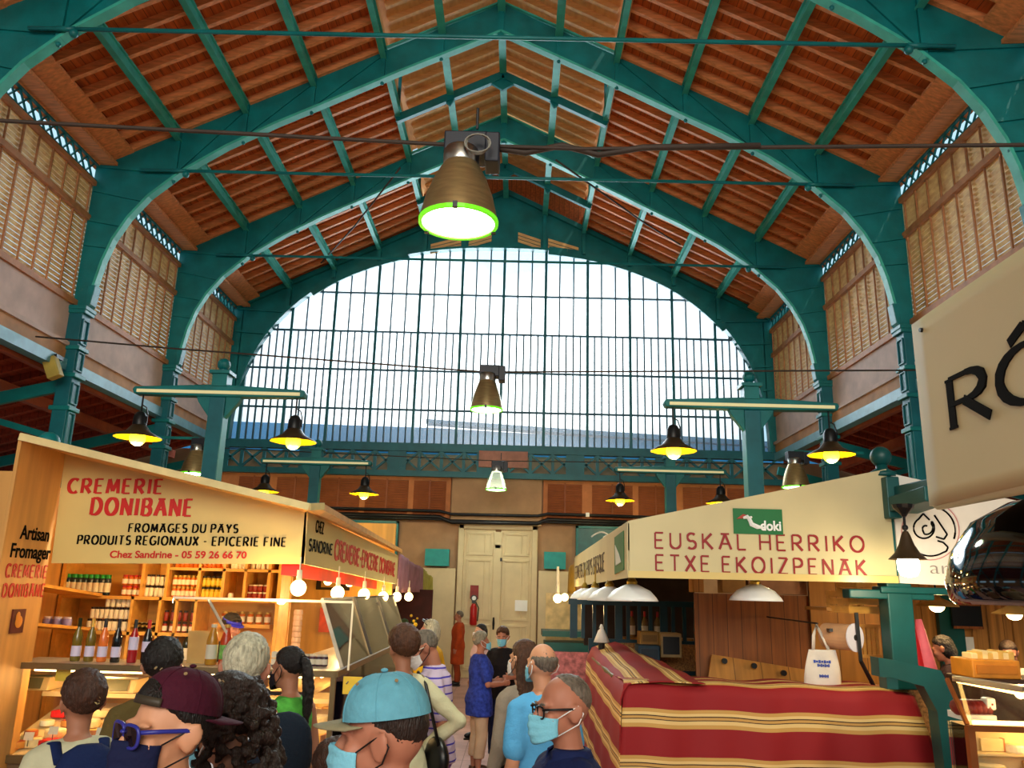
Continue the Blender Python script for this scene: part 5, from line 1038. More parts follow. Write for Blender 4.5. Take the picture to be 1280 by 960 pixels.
for k in range(8):
    a = at(1221+6.5*k, 826, 7.1); tag(MB().box(a+Vector((0, .1, .03)), (.055, .16, .06+.02*(k % 3))).build('cheese_block', CH[1 if k % 2 else 0], bevel=.008), 'yellow cheese block standing in the long orange crate', 'cheese', 'cheese blocks in the orange crate')
# ================================================================ PEOPLE
def sst(a, b, x): t = max(0, min(1, (x-a)/(b-a))); return t*t*(3-2*t)
SKIN = {k: mat('skin_'+k, c, .55, var=.06, scale=8) for k, c in (('fair', '#c9906e'), ('tan', '#a06c52'), ('pink', '#bd7c66'), ('ruddy', '#ab7058'), ('shade', '#9a6648'))}
def hairm(k, c): return mat('hair_'+k, c, .5, var=.45, scale=9, stretch=(9, 9, 1.2), bump=.5, bscale=30, spec=.35)
HAIR = {k: hairm(k, c) for k, c in (('black', '#120c0a'), ('dark', '#241610'), ('brown', '#3e2417'), ('chestnut', '#4a2c1a'), ('grey', '#8d8672'), ('white', '#b9b59c'), ('salt', '#6a6054'), ('blond', '#7a5f3a'))}
def fab(k, c, var=.1, **kw): return mat('cloth_'+k, c, .85, var=var, bump=.2, bscale=60, spec=.2, **kw)
BLUEM = fab('mask_blue', '#7cc4dc', .05); 
class Pose:
    def __init__(s, h, lean, hy, hp, hr): s.k = h/1.75; s.lean = lean; s.hm = Matrix.Rotation(R(hy), 3, 'Z') @ Matrix.Rotation(R(-hp), 3, 'X') @ Matrix.Rotation(R(hr), 3, 'Y')
    def up(s, v, w=None):
        w = sst(.88, 1.2, v.z) if w is None else w; o = Vector((0, 0, .95)); return o+Matrix.Rotation(R(-s.lean)*w, 3, 'X') @ (v-o)
    def torso(s, v): return s.up(v)*s.k
    def arm(s, v): return s.up(v, 1)*s.k
    def head(s, v): o = Vector((0, -.005, 1.5)); return s.up(o+s.hm @ (v-o), 1)*s.k
    def leg(s, v): return v*s.k
def mv(mb, f): mb.v = [f(v) for v in mb.v]; return mb
def merge(*ms):
    r = MB()
    for m in ms: r.add(m.v, m.f)
    return r
def limb(pts, rs, n=12):
    m = MB().tube(pts, rs, n)
    for p, r in zip(pts, rs): m.ball(p, r, 10, 7)
    return m
def oval(z, rx, ry, cy=0, n=22): return [Vector((rx*cos(2*pi*i/n), cy+ry*sin(2*pi*i/n), z)) for i in range(n)]
TORSO = [(.84, .155, .11, 0), (.9, .168, .118, -.008), (.98, .162, .112, -.005), (1.07, .145, .1, .004), (1.17, .15, .106, .006), (1.28, .168, .114, .004), (1.37, .168, .106, -.006), (1.42, .15, .092, -.014), (1.462, .1, .075, -.02), (1.49, .064, .06, -.018)]
FEM = [(.84, .17, .118, 0), (.9, .178, .125, -.012), (.98, .155, .112, -.006), (1.07, .128, .094, .004), (1.17, .134, .1, .008), (1.26, .15, .118, .016), (1.36, .148, .1, 0), (1.42, .128, .084, -.014), (1.46, .085, .068, -.02), (1.488, .057, .056, -.016)]
def hand(w, d, side, nrm, curl):
    d = Vector(d).normalized(); side = Vector(side); side = (side-d*side.dot(d)).normalized(); n = Vector(nrm); n = d.cross(side)*(1 if d.cross(side).dot(n) > 0 else -1)
    M = Matrix((side, d, n)).transposed(); m = MB().ball(w+d*.048, (.04, .055, .017), 12, 8, M).tube([w-d*.02, w+d*.03], [.027, .03], 10)
    for o, L, b0 in ((-.031, .06, .083), (-.0105, .074, .092), (.0105, .078, .094), (.031, .068, .088)):
        p = w+d*b0+side*o; pts = [w+d*.05+side*o*.8, p]; ang = 0
        for q in (.42, .32, .26): ang += R(curl); p = p+(d*cos(ang)+n*sin(ang))*L*q; pts.append(p)
        m.tube(pts, [.0095, .0095, .0088, .008, .0065], 8).ball(pts[-1], .0066, 7, 5)
    p = w+d*.03+side*.036; q = p+(side*.6+d*.7+n*.35)*.036; r_ = q+(side*.15+d*.8+n*.5)*.032
    m.tube([w+d*.02+side*.02, p, q, r_], [.013, .0125, .0105, .008], 8).ball(r_, .008, 7, 5); return m
def person(label, at_, h, face, top=None, top_m=None, legs='long', leg_m=None, hair='short', hair_m=None, skin='fair', fem=False, girth=1.0, lean=0, hyaw=0, hpitch=0, hroll=0, L=None, Rr=None, mask=None, vox=.011, hem=.82, loopm=None, extras=(), shoe=None, hvol=.0, group=None, tail=None, eyes=False, sleeve_w=0):
    ps = Pose(h, lean, hyaw, hpitch, hroll); k = ps.k; sk = SKIN[skin]; B = FEM if fem else TORSO; sw = .154 if fem else .172
    g = lambda rx, z: rx*(1+(girth-1)*(1 if z < 1.3 else .5))
    arms = {}
    for sg, a in ((-1, L), (1, Rr)):
        e, w, d = a or ((.218, -.04, 1.13), (.23, .03, .89), (0, .25, -1)); arms[sg] = [Vector((sg*sw, -.012, 1.395)), Vector((sg*e[0], e[1], e[2])), Vector((sg*w[0], w[1], w[2])), Vector((sg*d[0], d[1], d[2]))]
    # body
    tb_ = MB().rings([oval(z, g(rx, z), g(ry, z), cy) for z, rx, ry, cy in B]); tb_ = merge(tb_, limb([Vector((0, -.025, 1.4)), Vector((0, -.012, 1.5)), Vector((0, .005, 1.57))], [.066, .054 if not fem else .046, .055]))
    am = MB()
    for sg, (s_, e, w, d) in arms.items():
        am = merge(am, limb([s_, s_.lerp(e, .5), e, e.lerp(w, .35), w], [.055*girth, .048*girth, .04, .041, .028]), hand(w, d, (-sg*.25, .9, .1) if abs(d.z) > .6 else (-sg*.2, 0, 1), (-sg, .2, 0) if abs(d.z) > .6 else (-sg, 0, -.5), 22))
    hd = MB().ball((0, -.008, 1.655), (.074, .093, .095), 18, 14).ball((0, .028, 1.605), (.061, .07, .084), 16, 12).ball((0, .045, 1.562), (.047, .047, .036), 14, 10).ball((0, .08, 1.543), (.021, .018, .017), 10, 8)
    hd.tube([(0, .092, 1.65), (0, .107, 1.628), (0, .123, 1.607), (0, .1, 1.598)], [.009, .0105, .0145, .012], 8).ball((-.012, .105, 1.603), .0105, 8, 6).ball((.012, .105, 1.603), .0105, 8, 6)
    hd.ball((0, .092, 1.578), (.026, .012, .0075), 10, 6).ball((0, .09, 1.568), (.022, .012, .008), 10, 6)
    for sg in (-1, 1):
        hd.ball((sg*.03, .081, 1.655), (.03, .016, .009), 10, 6).ball((sg*.037, .066, 1.607), (.029, .026, .03), 10, 8)
        hd.ball((sg*.079, -.008, 1.622), (.013, .022, .036), 12, 8, Matrix.Rotation(sg*R(20), 3, 'Z') @ Matrix.Rotation(R(-10), 3, 'X')).ball((sg*.09, -.02, 1.632), (.008, .022, .03), 12, 8, Matrix.Rotation(sg*R(25), 3, 'Z'))
    lg = MB()
    for sg in (-1, 1): lg = merge(lg, limb([Vector((sg*.088, -.005, .9)), Vector((sg*.095, .005, .7)), Vector((sg*.095, .012, .49)), Vector((sg*.095, -.018, .32)), Vector((sg*.095, -.022, .1))], [.088, .075, .054, .052, .034]), MB().ball((sg*.097, .05, .05), (.038, .1, .035), 12, 8))
    body = merge(mv(tb_, ps.torso), mv(am, ps.arm), mv(hd, ps.head), mv(lg, ps.leg))
    o = body.build('person', sk, remesh=vox, sm=2 if vox < .009 else 1); tag(o, label, 'person', group)
    H = lambda m: mv(m, ps.head)
    # clothes
    if top:
        ex = .027
        rows = [(z, rx+ex, ry+ex, cy) for z, rx, ry, cy in B if z > hem+.02][:-1]; rows = [(hem, rows[0][1]+.004, rows[0][2]+.004, rows[0][3])]+rows
        rows[-1] = (1.482, .076 if not fem else .069, .072, -.018)
        tm = mv(MB().rings([oval(z, g(rx, z), g(ry, z), cy) for z, rx, ry, cy in rows]), ps.torso); sm_ = MB()
        for sg, (s_, e, w, d) in arms.items():
            if top != 'none': sm_ = merge(sm_, limb([Vector((sg*.05, -.018, 1.44)), Vector((sg*.11, -.016, 1.425)), s_], [.05, .056, .062*girth]))
            else: sm_ = merge(sm_, limb([Vector((sg*.05, -.018, 1.44)), s_+Vector((-sg*.035, 0, .012))], [.05, .052]))
            if top == 'short': q = s_.lerp(e, .78); sm_ = merge(sm_, limb([s_, s_.lerp(q, .5), q], [.06*girth, .058*girth+sleeve_w, .056*girth+sleeve_w]))
            elif top == 'long': sm_ = merge(sm_, limb([s_, s_.lerp(e, .5), e, e.lerp(w, .5), e.lerp(w, .93)], [.062*girth, .058*girth+sleeve_w, .054+sleeve_w, .05+sleeve_w, .042+sleeve_w]))
        merge(tm, mv(sm_, ps.arm)).build({'short': 'shirt', 'long': 'long_sleeved_top', 'none': 'sleeveless_top'}[top], top_m, o, remesh=vox*1.15, sm=9, tex=(.09*k, .014))
    if legs:
        end = {'long': .09, 'crop': .22, 'shorts': .47}[legs]
        rows = [(z, rx+.014, ry+.014, cy) for z, rx, ry, cy in B if z < 1.0]; lm = MB().rings([oval(z, g(rx, z), g(ry, z), cy) for z, rx, ry, cy in [(.78, .12, .09, 0)]+rows])
        for sg in (-1, 1):
            pts = [(Vector((sg*.088, -.005, .88)), .1), (Vector((sg*.096, .005, .7)), .092), (Vector((sg*.098, .01, .49)), .077), (Vector((sg*.098, -.016, .3)), .073), (Vector((sg*.098, -.02, .1)), .07)]; pts = [p for p in pts if p[0].z >= end-.02]
            if pts[-1][0].z > end+.03: pts.append((Vector((sg*.098, -.02, end)), .07))
            m = MB().tube([p for p, r in pts], [r for p, r in pts], 14); lm = merge(lm, m)
        mv(lm, ps.leg).build('trousers' if legs != 'shorts' else 'shorts', leg_m, o, remesh=vox*1.3, sm=3, tex=(.12*k, .014))
        for sg in (-1, 1):
            m = MB().ball((sg*.098, .045, .06), (.046, .135, .05), 14, 8); m.v = [Vector((v.x, v.y, max(.022, v.z))) for v in m.v]; m.lathe([(.045, .05), (.048, .1)], (sg*.098, -.03, 0), 12)
            s1 = mv(m, ps.leg).build('shoe', shoe or BLACK, o, True); mv(MB().rings([[Vector((sg*.098+.05*cos(w), .045+.14*sin(w), z)) for w in [i*pi/9 for i in range(18)]] for z in (0, .024)]), ps.leg).build('sole', mat('sole', '#3a3430', .7), s1)
    # hair
    def hs(m, sty):
        c = Vector((0, -.012, 1.655)); out = []
        for v in m.v:
            y, z, x = v.y, v.z, abs(v.x); f = sst(0, .012, (y-.058)-(z-1.71)*1.1); f = max(f, sst(0, .012, 1.575-z-(.02 if y < -.05 else 0))); f = max(f, sst(0, .012, min(1.648-z, y+.03)))
            if sty == 'rim': f = max(f, sst(0, .02, z-1.672+max(0, -y-.05)*.1), sst(0, .02, y+.0))
            if sty == 'recede': f = max(f, sst(0, .02, (y-.01)-(z-1.74)*.9))
            out.append(c+(v-c)*(1-.2*f))
        m.v = out; return m
    if hair in ('short', 'rim', 'recede', 'pony', 'long', 'curly', 'bob'):
        v_ = hvol; m = hs(MB().ball((0, -.014, 1.668+v_*.3), (.081+v_, .101+v_, .093+v_), 40, 30), hair)
        if hair == 'long': m = merge(m, MB().rings([oval(z, rx, ry, cy) for z, rx, ry, cy in ((1.7, .07, .05, -.05), (1.66, .086, .06, -.05), (1.58, .095, .055, -.05), (1.5, .1, .05, -.062), (1.42, .1, .045, -.085), (1.36, .09, .035, -.1), (1.31, .06, .02, -.105))]))
        if hair == 'bob': m = merge(m, MB().rings([oval(z, rx, ry, cy) for z, rx, ry, cy in ((1.72, .07, .06, -.035), (1.66, .093, .075, -.04), (1.59, .098, .07, -.045), (1.54, .085, .05, -.05), (1.52, .05, .03, -.05))]))
        if hair == 'curly':
            rnd = random.Random(3)
            for i in range(520):
                a = rnd.uniform(pi*.92, pi*2.08); z = rnd.uniform(1.33, 1.74); rr = .064+.036*sst(1.75, 1.6, z)+rnd.uniform(-.01, .02); m.ball((rr*cos(a)*1.15, -.03+rr*sin(a)*1.05, z), rnd.uniform(.008, .019), 6, 4)
        hh = H(m).build('hair', hair_m, o, remesh=max(.0045, vox*.7) if hair != 'curly' else .005, sm=1, tex=(.014 if vox > .009 else .007, .016 if hair != 'curly' and vox > .009 else .007))
        if hair == 'pony':
            m = H(limb([Vector(p) for p in (tail or ((0, -.1, 1.67), (0, -.135, 1.66), (0, -.15, 1.6), (.005, -.145, 1.5), (.01, -.13, 1.4), (.012, -.12, 1.32)))], [.03, .026, .034, .036, .028, .012])); m.build('ponytail', hair_m, hh, remesh=.008, sm=1, tex=(.02, .015))
            H(MB().tube([(.0, -.112, 1.668), (0, -.124, 1.666)], .032, 12)).build('hair_tie', BLACK, hh)
    # mask
    if mask:
        def mk(u, v):
            U = u*2-1; ph = U*R(78); ce = 1-abs(U)**2; zt = 1.612+.013*ce**2; zb = 1.552-.028*ce; z = zb+(zt-zb)*v
            ry = .083+.028*sin(pi*min(1, .25+.6*v))+.016*math.exp(-(U/.2)**2)*v; return Vector((sin(ph)*(.068-.006*(1-v)), .022+ry*max(0, cos(ph))**.85+.006*sin(v*22)*ce*.4, z))
        mo = H(MB().grid(mk, 22, 14)).build('face_mask', mask, o, True, solid=.004)
        m = MB()
        for sg in (-1, 1):
            u = 0 if sg < 0 else 1; m.tube([mk(u, 1)+Vector((0, .002, 0)), (sg*.083, .01, 1.635), (sg*.093, -.022, 1.652), (sg*.097, -.038, 1.625), (sg*.09, -.02, 1.59), mk(u, 0)+Vector((0, .002, 0))], .0022 if vox < .009 else .003, 6)
        H(m).build('ear_loop', loopm or (WHITE if mask == BLUEM else BLACK), mo, True)
    if eyes:
        for sg in (-1, 1):
            e = H(MB().ball((sg*.031, .0755, 1.637), .012, 12, 8)).build('eye', mat('eye_white', '#d8d0c8', .3, var=0), o, True); H(MB().ball((sg*.031, .0825, 1.637), (.0065, .006, .0065), 10, 6)).build('iris', mat('iris_brown', '#2a1810', .2, var=0), e, True)
            H(MB().tube([(sg*.014, .1, 1.656), (sg*.034, .097, 1.661), (sg*.05, .082, 1.655)], [.003, .0045, .002], 6)).build('eyebrow', hair_m or HAIR['dark'], o, True)
    for f in extras: f(o, ps, H)
    o.location = (at_[0], at_[1], 0); o.rotation_euler.z = pi-R(face)
    return o
# -- accessories
def snapback(col, back=False, brimcol=None, name='cap'):
    def f(o, ps, H):
        s = -1 if back else 1; c = Vector((0, -.02 if back else -.006, 1.684)); M = Matrix.Rotation(R(13 if back else -2), 3, 'X')
        pr = []
        for i in range(10):
            t = i/9; a = pi/2*t; pr.append((cos(a)**.75 if i < 9 else 0, sin(a)))
        m = MB(); rr = []
        for r_, z in pr: rr.append([c+M @ Vector((.085*r_*cos(w), .107*r_*sin(w), -.005+.1*z)) for w in [j*2*pi/36 for j in range(36)]])
        for r_, z in reversed(pr): rr.append([c+M @ Vector((.08*r_*cos(w), .102*r_*sin(w), -.005+.096*z)) for w in [j*2*pi/36 for j in range(36)]])
        cp = H(m.rings(rr, cap=False)).build(name, col, o, True)
        br = lambda u, v: c+M @ Vector(((u-.5)*2*.082*(1-.12*v*v), s*(.107*math.sqrt(max(0, 1-((u-.5)*1.9)**2))+v*.075*(1-abs(u-.5)**2*1.6)), -.004-.012*((u-.5)*2)**2-.006*v))
        H(MB().grid(br, 16, 6)).build('brim', brimcol or col, cp, True, solid=.004); H(MB().ball(c+M @ Vector((0, 0, .1)), (.009, .009, .005))).build('button', col, cp)
        m = MB()
        for j in range(6):
            w = j*pi/3; m.tube([c+M @ Vector((.0857*r_*cos(w), .1077*r_*sin(w), -.005+.1005*z)) for r_, z in pr[:-1]], .0012, 5)
        H(m).build('seam', col, cp)
        m = MB()
        for j in range(6): w = j*pi/3+pi/6; m.lathe([(.0045, 0), (.0045, .002), (.002, .002)], c+M @ Vector((.085*.88*cos(w), .107*.88*sin(w), .078)), 8, Vector((cos(w), sin(w), .9)).to_track_quat('Z', 'Y').to_matrix())
        H(m).build('eyelet', mat('eyelet_tan', '#8a7450', .5), cp)
        if back:
            ar = lambda u, v: c+M @ Vector((.088*sin((u-.5)*1.35), .111*cos((u-.5)*1.35)*(1-.16*v*v), .002+v*.052*math.sqrt(max(0, 1-((u-.5)*2)**2))))
            H(MB().grid(ar, 18, 6)).build('strap_opening', HAIR['black'], cp, True, solid=.002); st = lambda u, v: c+M @ Vector((.0895*sin((u-.5)*1.5), .1125*cos((u-.5)*1.5), -.006+v*.02)); H(MB().grid(st, 18, 1)).build('strap', mat('cap_strap', '#3a3226', .5), cp, True, solid=.003)
    return f
def glasses(frame, lens=None, thick=.0035):
    def f(o, ps, H):
        RX = .032 if lens else .027; m = MB(); ln = MB(); Mx = Matrix.Rotation(R(90), 3, 'X')
        for sg in (-1, 1):
            loop = [(sg*.034+RX*math.copysign(abs(cos(w))**.6, cos(w)), (.112 if lens else .106)-.006*abs(cos(w))*(1 if cos(w)*sg > 0 else .2), 1.634+RX*.78*math.copysign(abs(sin(w))**.7, sin(w))) for w in [i*pi/10 for i in range(21)]]; m.tube(loop, thick, 6, cap=False)
            ln.prism([Vector(p)+Vector((0, .001, 0)) for p in loop[:-1]], (0, .002, 0)); m.tube([(sg*.061, .106, 1.645), (sg*.078, .06, 1.645), (sg*.085, .0, 1.642), (sg*.088, -.03, 1.628)], thick*1.25, 6)
        m.tube([(-.008, .114, 1.64), (0, .118, 1.643), (.008, .114, 1.64)], thick, 6)
        gl = H(m).build('glasses' if not lens else 'sunglasses', frame, o, True)
        if lens: H(ln).build('lens', lens, gl)
    return f
def backpack(col, col2=None):
    def f(o, ps, H):
        b = mv(MB().rings([oval(z, rx, ry, -.2, 20) for z, rx, ry in ((1.02, .12, .05), (1.04, .145, .075), (1.2, .15, .085), (1.36, .14, .08), (1.45, .1, .06), (1.48, .05, .03))]), ps.torso).build('backpack', col, o, True); mv(MB().rings([oval(z, rx, .04, -.275, 16) for z, rx in ((1.02, .08), (1.04, .1), (1.16, .1), (1.2, .08))]), ps.torso).build('front_pocket', col2 or col, b, True)
        for sg in (-1, 1): mv(MB().tube([(sg*.09, -.13, 1.4), (sg*.1, -.06, 1.475), (sg*.115, .03, 1.46), (sg*.125, .11, 1.36), (sg*.14, .12, 1.24), (sg*.17, .02, 1.1), (sg*.13, -.14, 1.05)], .024, 8, flat=.35), ps.torso).build('strap', col, b, True)
    return f
def sling(col, sg=-1, bag=True, sz=1):
    def f(o, ps, H):
        st = mv(MB().tube([(sg*.1, .0, 1.485), (sg*.03, -.1, 1.42), (-sg*.06, -.152, 1.25), (-sg*.15, -.14, 1.08), (-sg*.2, -.02, .98), (-sg*.14, .12, 1.08), (0, .155, 1.26), (sg*.08, .09, 1.43), (sg*.1, .0, 1.485)], .02, 8, flat=.4), ps.torso)
        if bag: b = mv(MB().ball((-sg*.15, -.17, 1.27), (.12*sz, .075*sz, .22*sz), 16, 12, Matrix.Rotation(sg*R(-22), 3, 'Y')), ps.torso).build('sling_bag', col, o, True, tex=(.1, .02)); st.build('strap', col, b, True)
        else: st.build('bag_strap', col, o, True)
    return f
def shoulder_bag(col, sg=1):
    def f(o, ps, H): b = mv(MB().ball((sg*.24, -.04, .98), (.06, .15, .13), 14, 10), ps.torso).build('shoulder_bag', col, o, True); mv(MB().tube([(sg*.22, -.12, 1.06), (sg*.13, -.08, 1.42), (sg*.11, .0, 1.485), (sg*.14, .08, 1.4), (sg*.22, .06, 1.06)], .012, 6), ps.torso).build('strap', col, b, True)
    return f
def collar(col):
    def f(o, ps, H):
        n = 26; r0 = []; r1 = []; r2 = []
        for i in range(n+1):
            w = pi/2+.22+(2*pi-.44)*i/n; r0.append(Vector((.062*cos(w), -.012+.06*sin(w), 1.5))); r1.append(Vector((.078*cos(w), -.014+.078*sin(w), 1.492))); r2.append(Vector((.098*cos(w), -.014+.094*sin(w), 1.452-.03*max(0, sin(w)))))
        m = MB(); m.add(r0+r1+r2, [(j*(n+1)+i, j*(n+1)+i+1, (j+1)*(n+1)+i+1, (j+1)*(n+1)+i) for j in range(2) for i in range(n)]); mv(m, ps.torso).build('collar', col, o, True, solid=.005)
    return f
def visor(o, ps, H):
    c = Vector((0, -.012, 1.69)); m = MB().rings([[c+Vector((.088*cos(w), .108*sin(w), z)) for w in [j*2*pi/30 for j in range(30)]] for z in (-.015, .02)], cap=False); v = H(m).build('visor_band', mat('visor_blue', '#2a2fd0', .4), o, True, solid=.004)
    H(MB().grid(lambda u, w: c+Vector(((u-.5)*.16, .1*math.sqrt(max(0, 1-((u-.5)*1.7)**2))+w*.06, -.012-.01*w)), 12, 4)).build('brim', mat('visor_blue', '#2a2fd0', .4), v, True, solid=.003)
def hairclip(o, ps, H):
    m = MB()
    for j in range(3): m.tube([(.02+.012*i, -.118+.004*abs(i), 1.66-.012*j+.006*sin(i*2+j)) for i in range(-3, 3)], .003, 5)
    H(m).build('hair_clip', mat('gold_clip', '#d9c48a', .3, .7), o, True)
def shades_up(o, ps, H):
    m = MB()
    for sg in (-1, 1): m.ball((sg*.032, .06, 1.745), (.028, .008, .02), 10, 6, Matrix.Rotation(R(-50), 3, 'X')); m.tube([(sg*.06, .06, 1.745), (sg*.088, -.02, 1.7)], .004, 6)
    H(m).build('sunglasses', BLACK, o, True)
def badge(o, ps, H): mv(MB().box((-.085, .158, 1.285), (.04, .006, .045), Matrix.Rotation(R(12), 3, 'Y')), ps.torso).build('name_badge', WHITE, o)
def straps(col):
    def f(o, ps, H):
        for sg in (-1, 1): mv(MB().tube([(sg*.075, -.13, 1.35), (sg*.085, -.05, 1.478), (sg*.09, .05, 1.44), (sg*.085, .12, 1.3)], .014, 6, flat=.5), ps.torso).build('shoulder_strap', col, o, True)
    return f
def beard(hm):
    def f(o, ps, H):
        H(MB().grid(lambda u, v: Vector((.0755*sin((u*2-1)*R(88))*(1-.12*v), .014+(.075-.004*v)*cos((u*2-1)*R(88))*1.0, 1.61-.065*v-.02*(1-abs(u*2-1))*v)), 20, 8)).build('beard', hm, o, True, solid=.003)
    return f
NAVY = fab('navy', '#10183a'); NAVYM = fab('mask_navy', '#141a3c', .08)
FOLD = ((.26, .02, 1.12), (.17, .26, 1.12), (-.3, .9, .1))
FWD = ((.25, .0, 1.12), (.14, .3, 1.17), (-.35, .9, .1))
HIP = ((.36, -.1, 1.2), (.2, .06, 1.02), (-.6, .6, -.3))
def PP(px, py, Y, cap=0): p = at(px, py, Y); return (p.x, p.y), (p.z-cap)*1.75/1.766
# -- near people
person('man in a backwards burgundy cap, blue sunglasses and navy face mask', *PP(222, 829, 2.22, .025), 42, 'short', fab('mustard', '#8a7420', .25, scale=14), leg_m=fab('jean', '#2a3348'), hair='short', hair_m=HAIR['black'], skin='fair', mask=NAVYM, vox=.0075, hpitch=0, eyes=False, extras=(snapback(fab('burgundy', '#3f0f22', .12), True), glasses(mat('blue_frame', '#2a2f8a', .3, var=0), mat('dark_lens', '#1a0f14', .1, var=0, spec=.7), .0045)))
person('curly dark-haired woman in a black spotted sleeveless top just behind the burgundy cap', *PP(297, 842, 2.6), 118, 'none', fab('black_spot', '#14141a', .9, scale=70), leg_m=NAVY, hair='curly', hair_m=HAIR['dark'], skin='tan', fem=True, mask=BLUEM, vox=.009, hpitch=14, hvol=.012)
person('man in profile with flat-brimmed pale blue cap and light blue mask', *PP(492, 834, 2.15, .025), 98, 'short', fab('sand', '#9a8a6a'), leg_m=fab('jean', '#2a3348'), hair='short', hvol=-.007, hair_m=HAIR['dark'], skin='ruddy', mask=BLUEM, vox=.0075, hpitch=5, loopm=BLACK, extras=(snapback(fab('denim_blue', '#5f9fb4', .12, scale=20), False, fab('cap_brim', '#8a8468', .1)),))
person('brown-haired child half hidden behind the pale blue cap man', *PP(420, 921, 3.0), 150, 'short', fab('tan_tee', '#8a6a4a'), leg_m=NAVY, hair='short', hair_m=HAIR['brown'], skin='tan', vox=.011, hvol=.008)
person('woman with a gold hair clip, pale top and dark blue backpack before the dairy counter', *PP(108, 838, 3.7), 138, 'short', fab('pale_top', '#b9b89a', .15), leg_m=NAVY, hair='short', hair_m=HAIR['brown'], skin='tan', fem=True, hvol=.014, extras=(backpack(fab('backpack_navy', '#10204a'), fab('backpack_green', '#0f5a5a')), hairclip))
person('dark-haired man in an olive jacket behind the burgundy cap', *PP(208, 798, 4.3), 170, 'long', fab('olive', '#6a5c34'), leg_m=NAVY, hair='short', hair_m=HAIR['black'], skin='tan', hvol=.014, sleeve_w=.01)
person('white-haired man in a white tee with a navy sling bag', *PP(309, 790, 3.5), 172, 'short', fab('white_tee', '#c9ced8', .05), leg_m=NAVY, hair='short', hair_m=HAIR['white'], skin='ruddy', girth=1.08, hvol=.006, extras=(sling(fab('sling_navy', '#14202e'), -1, True, 1.1),), hroll=3)
person('woman with a dark ponytail, black mask and green top facing the dairy counter', *PP(366, 806, 4.9), 118, 'none', fab('green_top', '#4a9a3a', .3, scale=20), leg_m=NAVY, hair='pony', hair_m=HAIR['black'], skin='tan', fem=True, mask=fab('mask_black', '#17121a'), hpitch=8, eyes=True)
person('cheesemonger in a dark cap with bright blue visor behind the dairy counter', *PP(288, 766, 8.75), -60, 'short', fab('black_tee', '#1a1618'), leg_m=NAVY, hair='short', hair_m=HAIR['black'], skin='pink', extras=(visor,), hpitch=16, hvol=.012)
person('woman with short dark hair in a cream cardigan with a black shoulder bag', *PP(506, 783, 5.5), 150, 'long', fab('cream_knit', '#c9c4a0', .08), leg_m=fab('dark_trousers', '#2a2420'), hair='short', hair_m=HAIR['chestnut'], skin='tan', fem=True, Rr=HIP, hvol=.022, extras=(shoulder_bag(BLACK, 1),), hpitch=4)
STRP = fab('striped', '#cdbcd6', .06, seams=[(2, .055, .2, '#4a3fb0')])
person('grey-haired man in a lilac striped polo and mauve trousers, masked, looking down', *PP(549, 783, 6.2), 84, 'short', STRP, leg_m=fab('mauve_trousers', '#7a4f9a', .3, scale=5), hair='short', hair_m=HAIR['salt'], skin='ruddy', mask=fab('mask_white', '#dcd8d4', .04), Rr=FWD, L=((.25, -.06, 1.12), (.27, .03, .87), (0, .3, -1)), hpitch=24, lean=4, girth=1.05, hem=.86, extras=(glasses(mat('thin_frame', '#d8c8b8', .3)), collar(STRP)), eyes=True, shoe=mat('brown_shoe', '#4a2c1c', .5))
person('short-haired older woman in a deep blue tunic and beige trousers, mid-aisle', *PP(602, 789, 10.0), -112, 'short', fab('blue_tunic', '#2c3f9a', .45, scale=26), leg_m=fab('beige_trousers', '#c0a488'), legs='crop', hair='short', hair_m=HAIR['grey'], skin='ruddy', fem=True, girth=1.18, L=FOLD, Rr=FOLD, mask=BLUEM, hem=.72, hvol=.01, shoe=mat('brown_shoe', '#4a2c1c', .5))
person('woman in a black tee with a blue mask facing us beside the blue tunic', *PP(629, 783, 10.7), 10, 'short', fab('black_tee', '#1a1618'), leg_m=NAVY, hair='short', hair_m=HAIR['chestnut'], skin='ruddy', fem=True, mask=BLUEM, L=FOLD, Rr=FOLD, girth=1.1, hvol=.012, eyes=True, hpitch=10)
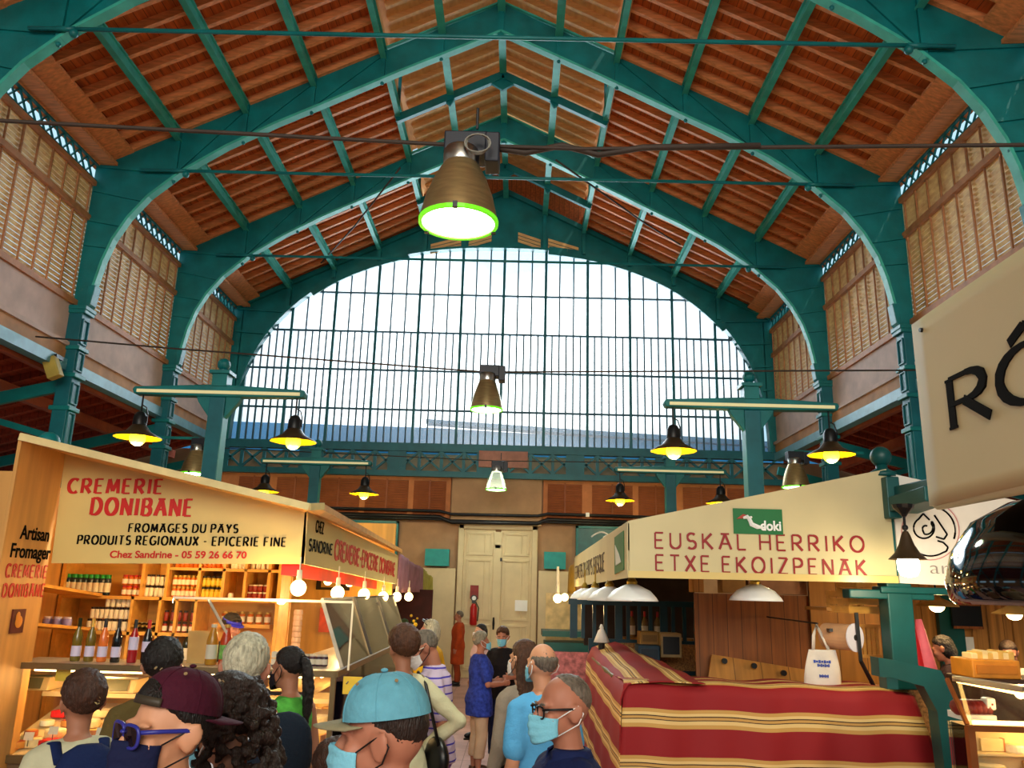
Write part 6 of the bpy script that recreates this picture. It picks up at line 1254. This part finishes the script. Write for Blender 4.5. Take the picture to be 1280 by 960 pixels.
person('black-haired woman mostly hidden behind the blue tunic', *PP(601, 779, 12.2), 60, 'long', fab('pale_pink', '#c9a4a0'), leg_m=NAVY, hair='bob', hair_m=HAIR['black'], skin='fair', fem=True, mask=fab('mask_white', '#dcd8d4', .04))
person('person in a long rust-orange coat standing by the cream door', *PP(574, 763, 18.6), 90, 'long', fab('rust_coat', '#a8431c', .2), leg_m=fab('rust_trousers', '#8a3c20'), hair='short', hair_m=HAIR['salt'], skin='ruddy', hem=.5, girth=1.2, sleeve_w=.02)
person('white-haired woman with sunglasses pushed up, beyond the striped polo', *PP(538, 773, 9.0), 120, 'short', fab('yellow_top', '#d9a81e', .2), leg_m=NAVY, hair='bob', hair_m=HAIR['white'], skin='pink', fem=True, extras=(shades_up,))
person('woman with long brown hair in a grey top with a thin bag strap', *PP(655, 798, 5.5), 140, 'long', fab('grey_top', '#8a7c6c', .06), leg_m=fab('black_jean', '#1a1a22'), hair='long', hair_m=HAIR['chestnut'], skin='fair', fem=True, mask=fab('mask_white', '#dcd8d4', .04), extras=(sling(BLACK, 1, False),), hvol=.002)
person('bald man in a sky-blue T-shirt seen from behind in the aisle', *PP(678, 801, 5.05), 146, 'short', fab('sky_tee', '#58a8dc', .08), leg_m=fab('black_jean', '#1a1a22'), hair='rim', hair_m=HAIR['salt'], skin='fair', mask=BLUEM, girth=1.06, sleeve_w=.01)
person('balding man with glasses and blue mask in a navy polo with a white badge', *PP(708, 838, 3.2), 72, 'short', fab('polo_navy', '#16224e', .1), leg_m=NAVY, hair='recede', hvol=-.005, hair_m=HAIR['salt'], skin='ruddy', mask=BLUEM, vox=.008, girth=1.12, eyes=True, hpitch=4, extras=(glasses(BLACK), collar(fab('polo_navy', '#16224e', .1)), badge))
person('dark-haired vendor in a black floral blouse bending behind the right-hand stalls', *PP(1183, 792, 8.25), 128, 'long', fab('floral', '#2c1c22', .9, scale=26), leg_m=NAVY, hair='bob', hair_m=HAIR['black'], skin='tan', fem=True, hpitch=20)
person('vendor in white bending over the counter at the far right edge', *PP(1257, 797, 8.45), 20, 'short', fab('vendor_white', '#d8d0c4'), leg_m=NAVY, hair='short', hair_m=HAIR['dark'], skin='ruddy', hpitch=26, eyes=True)
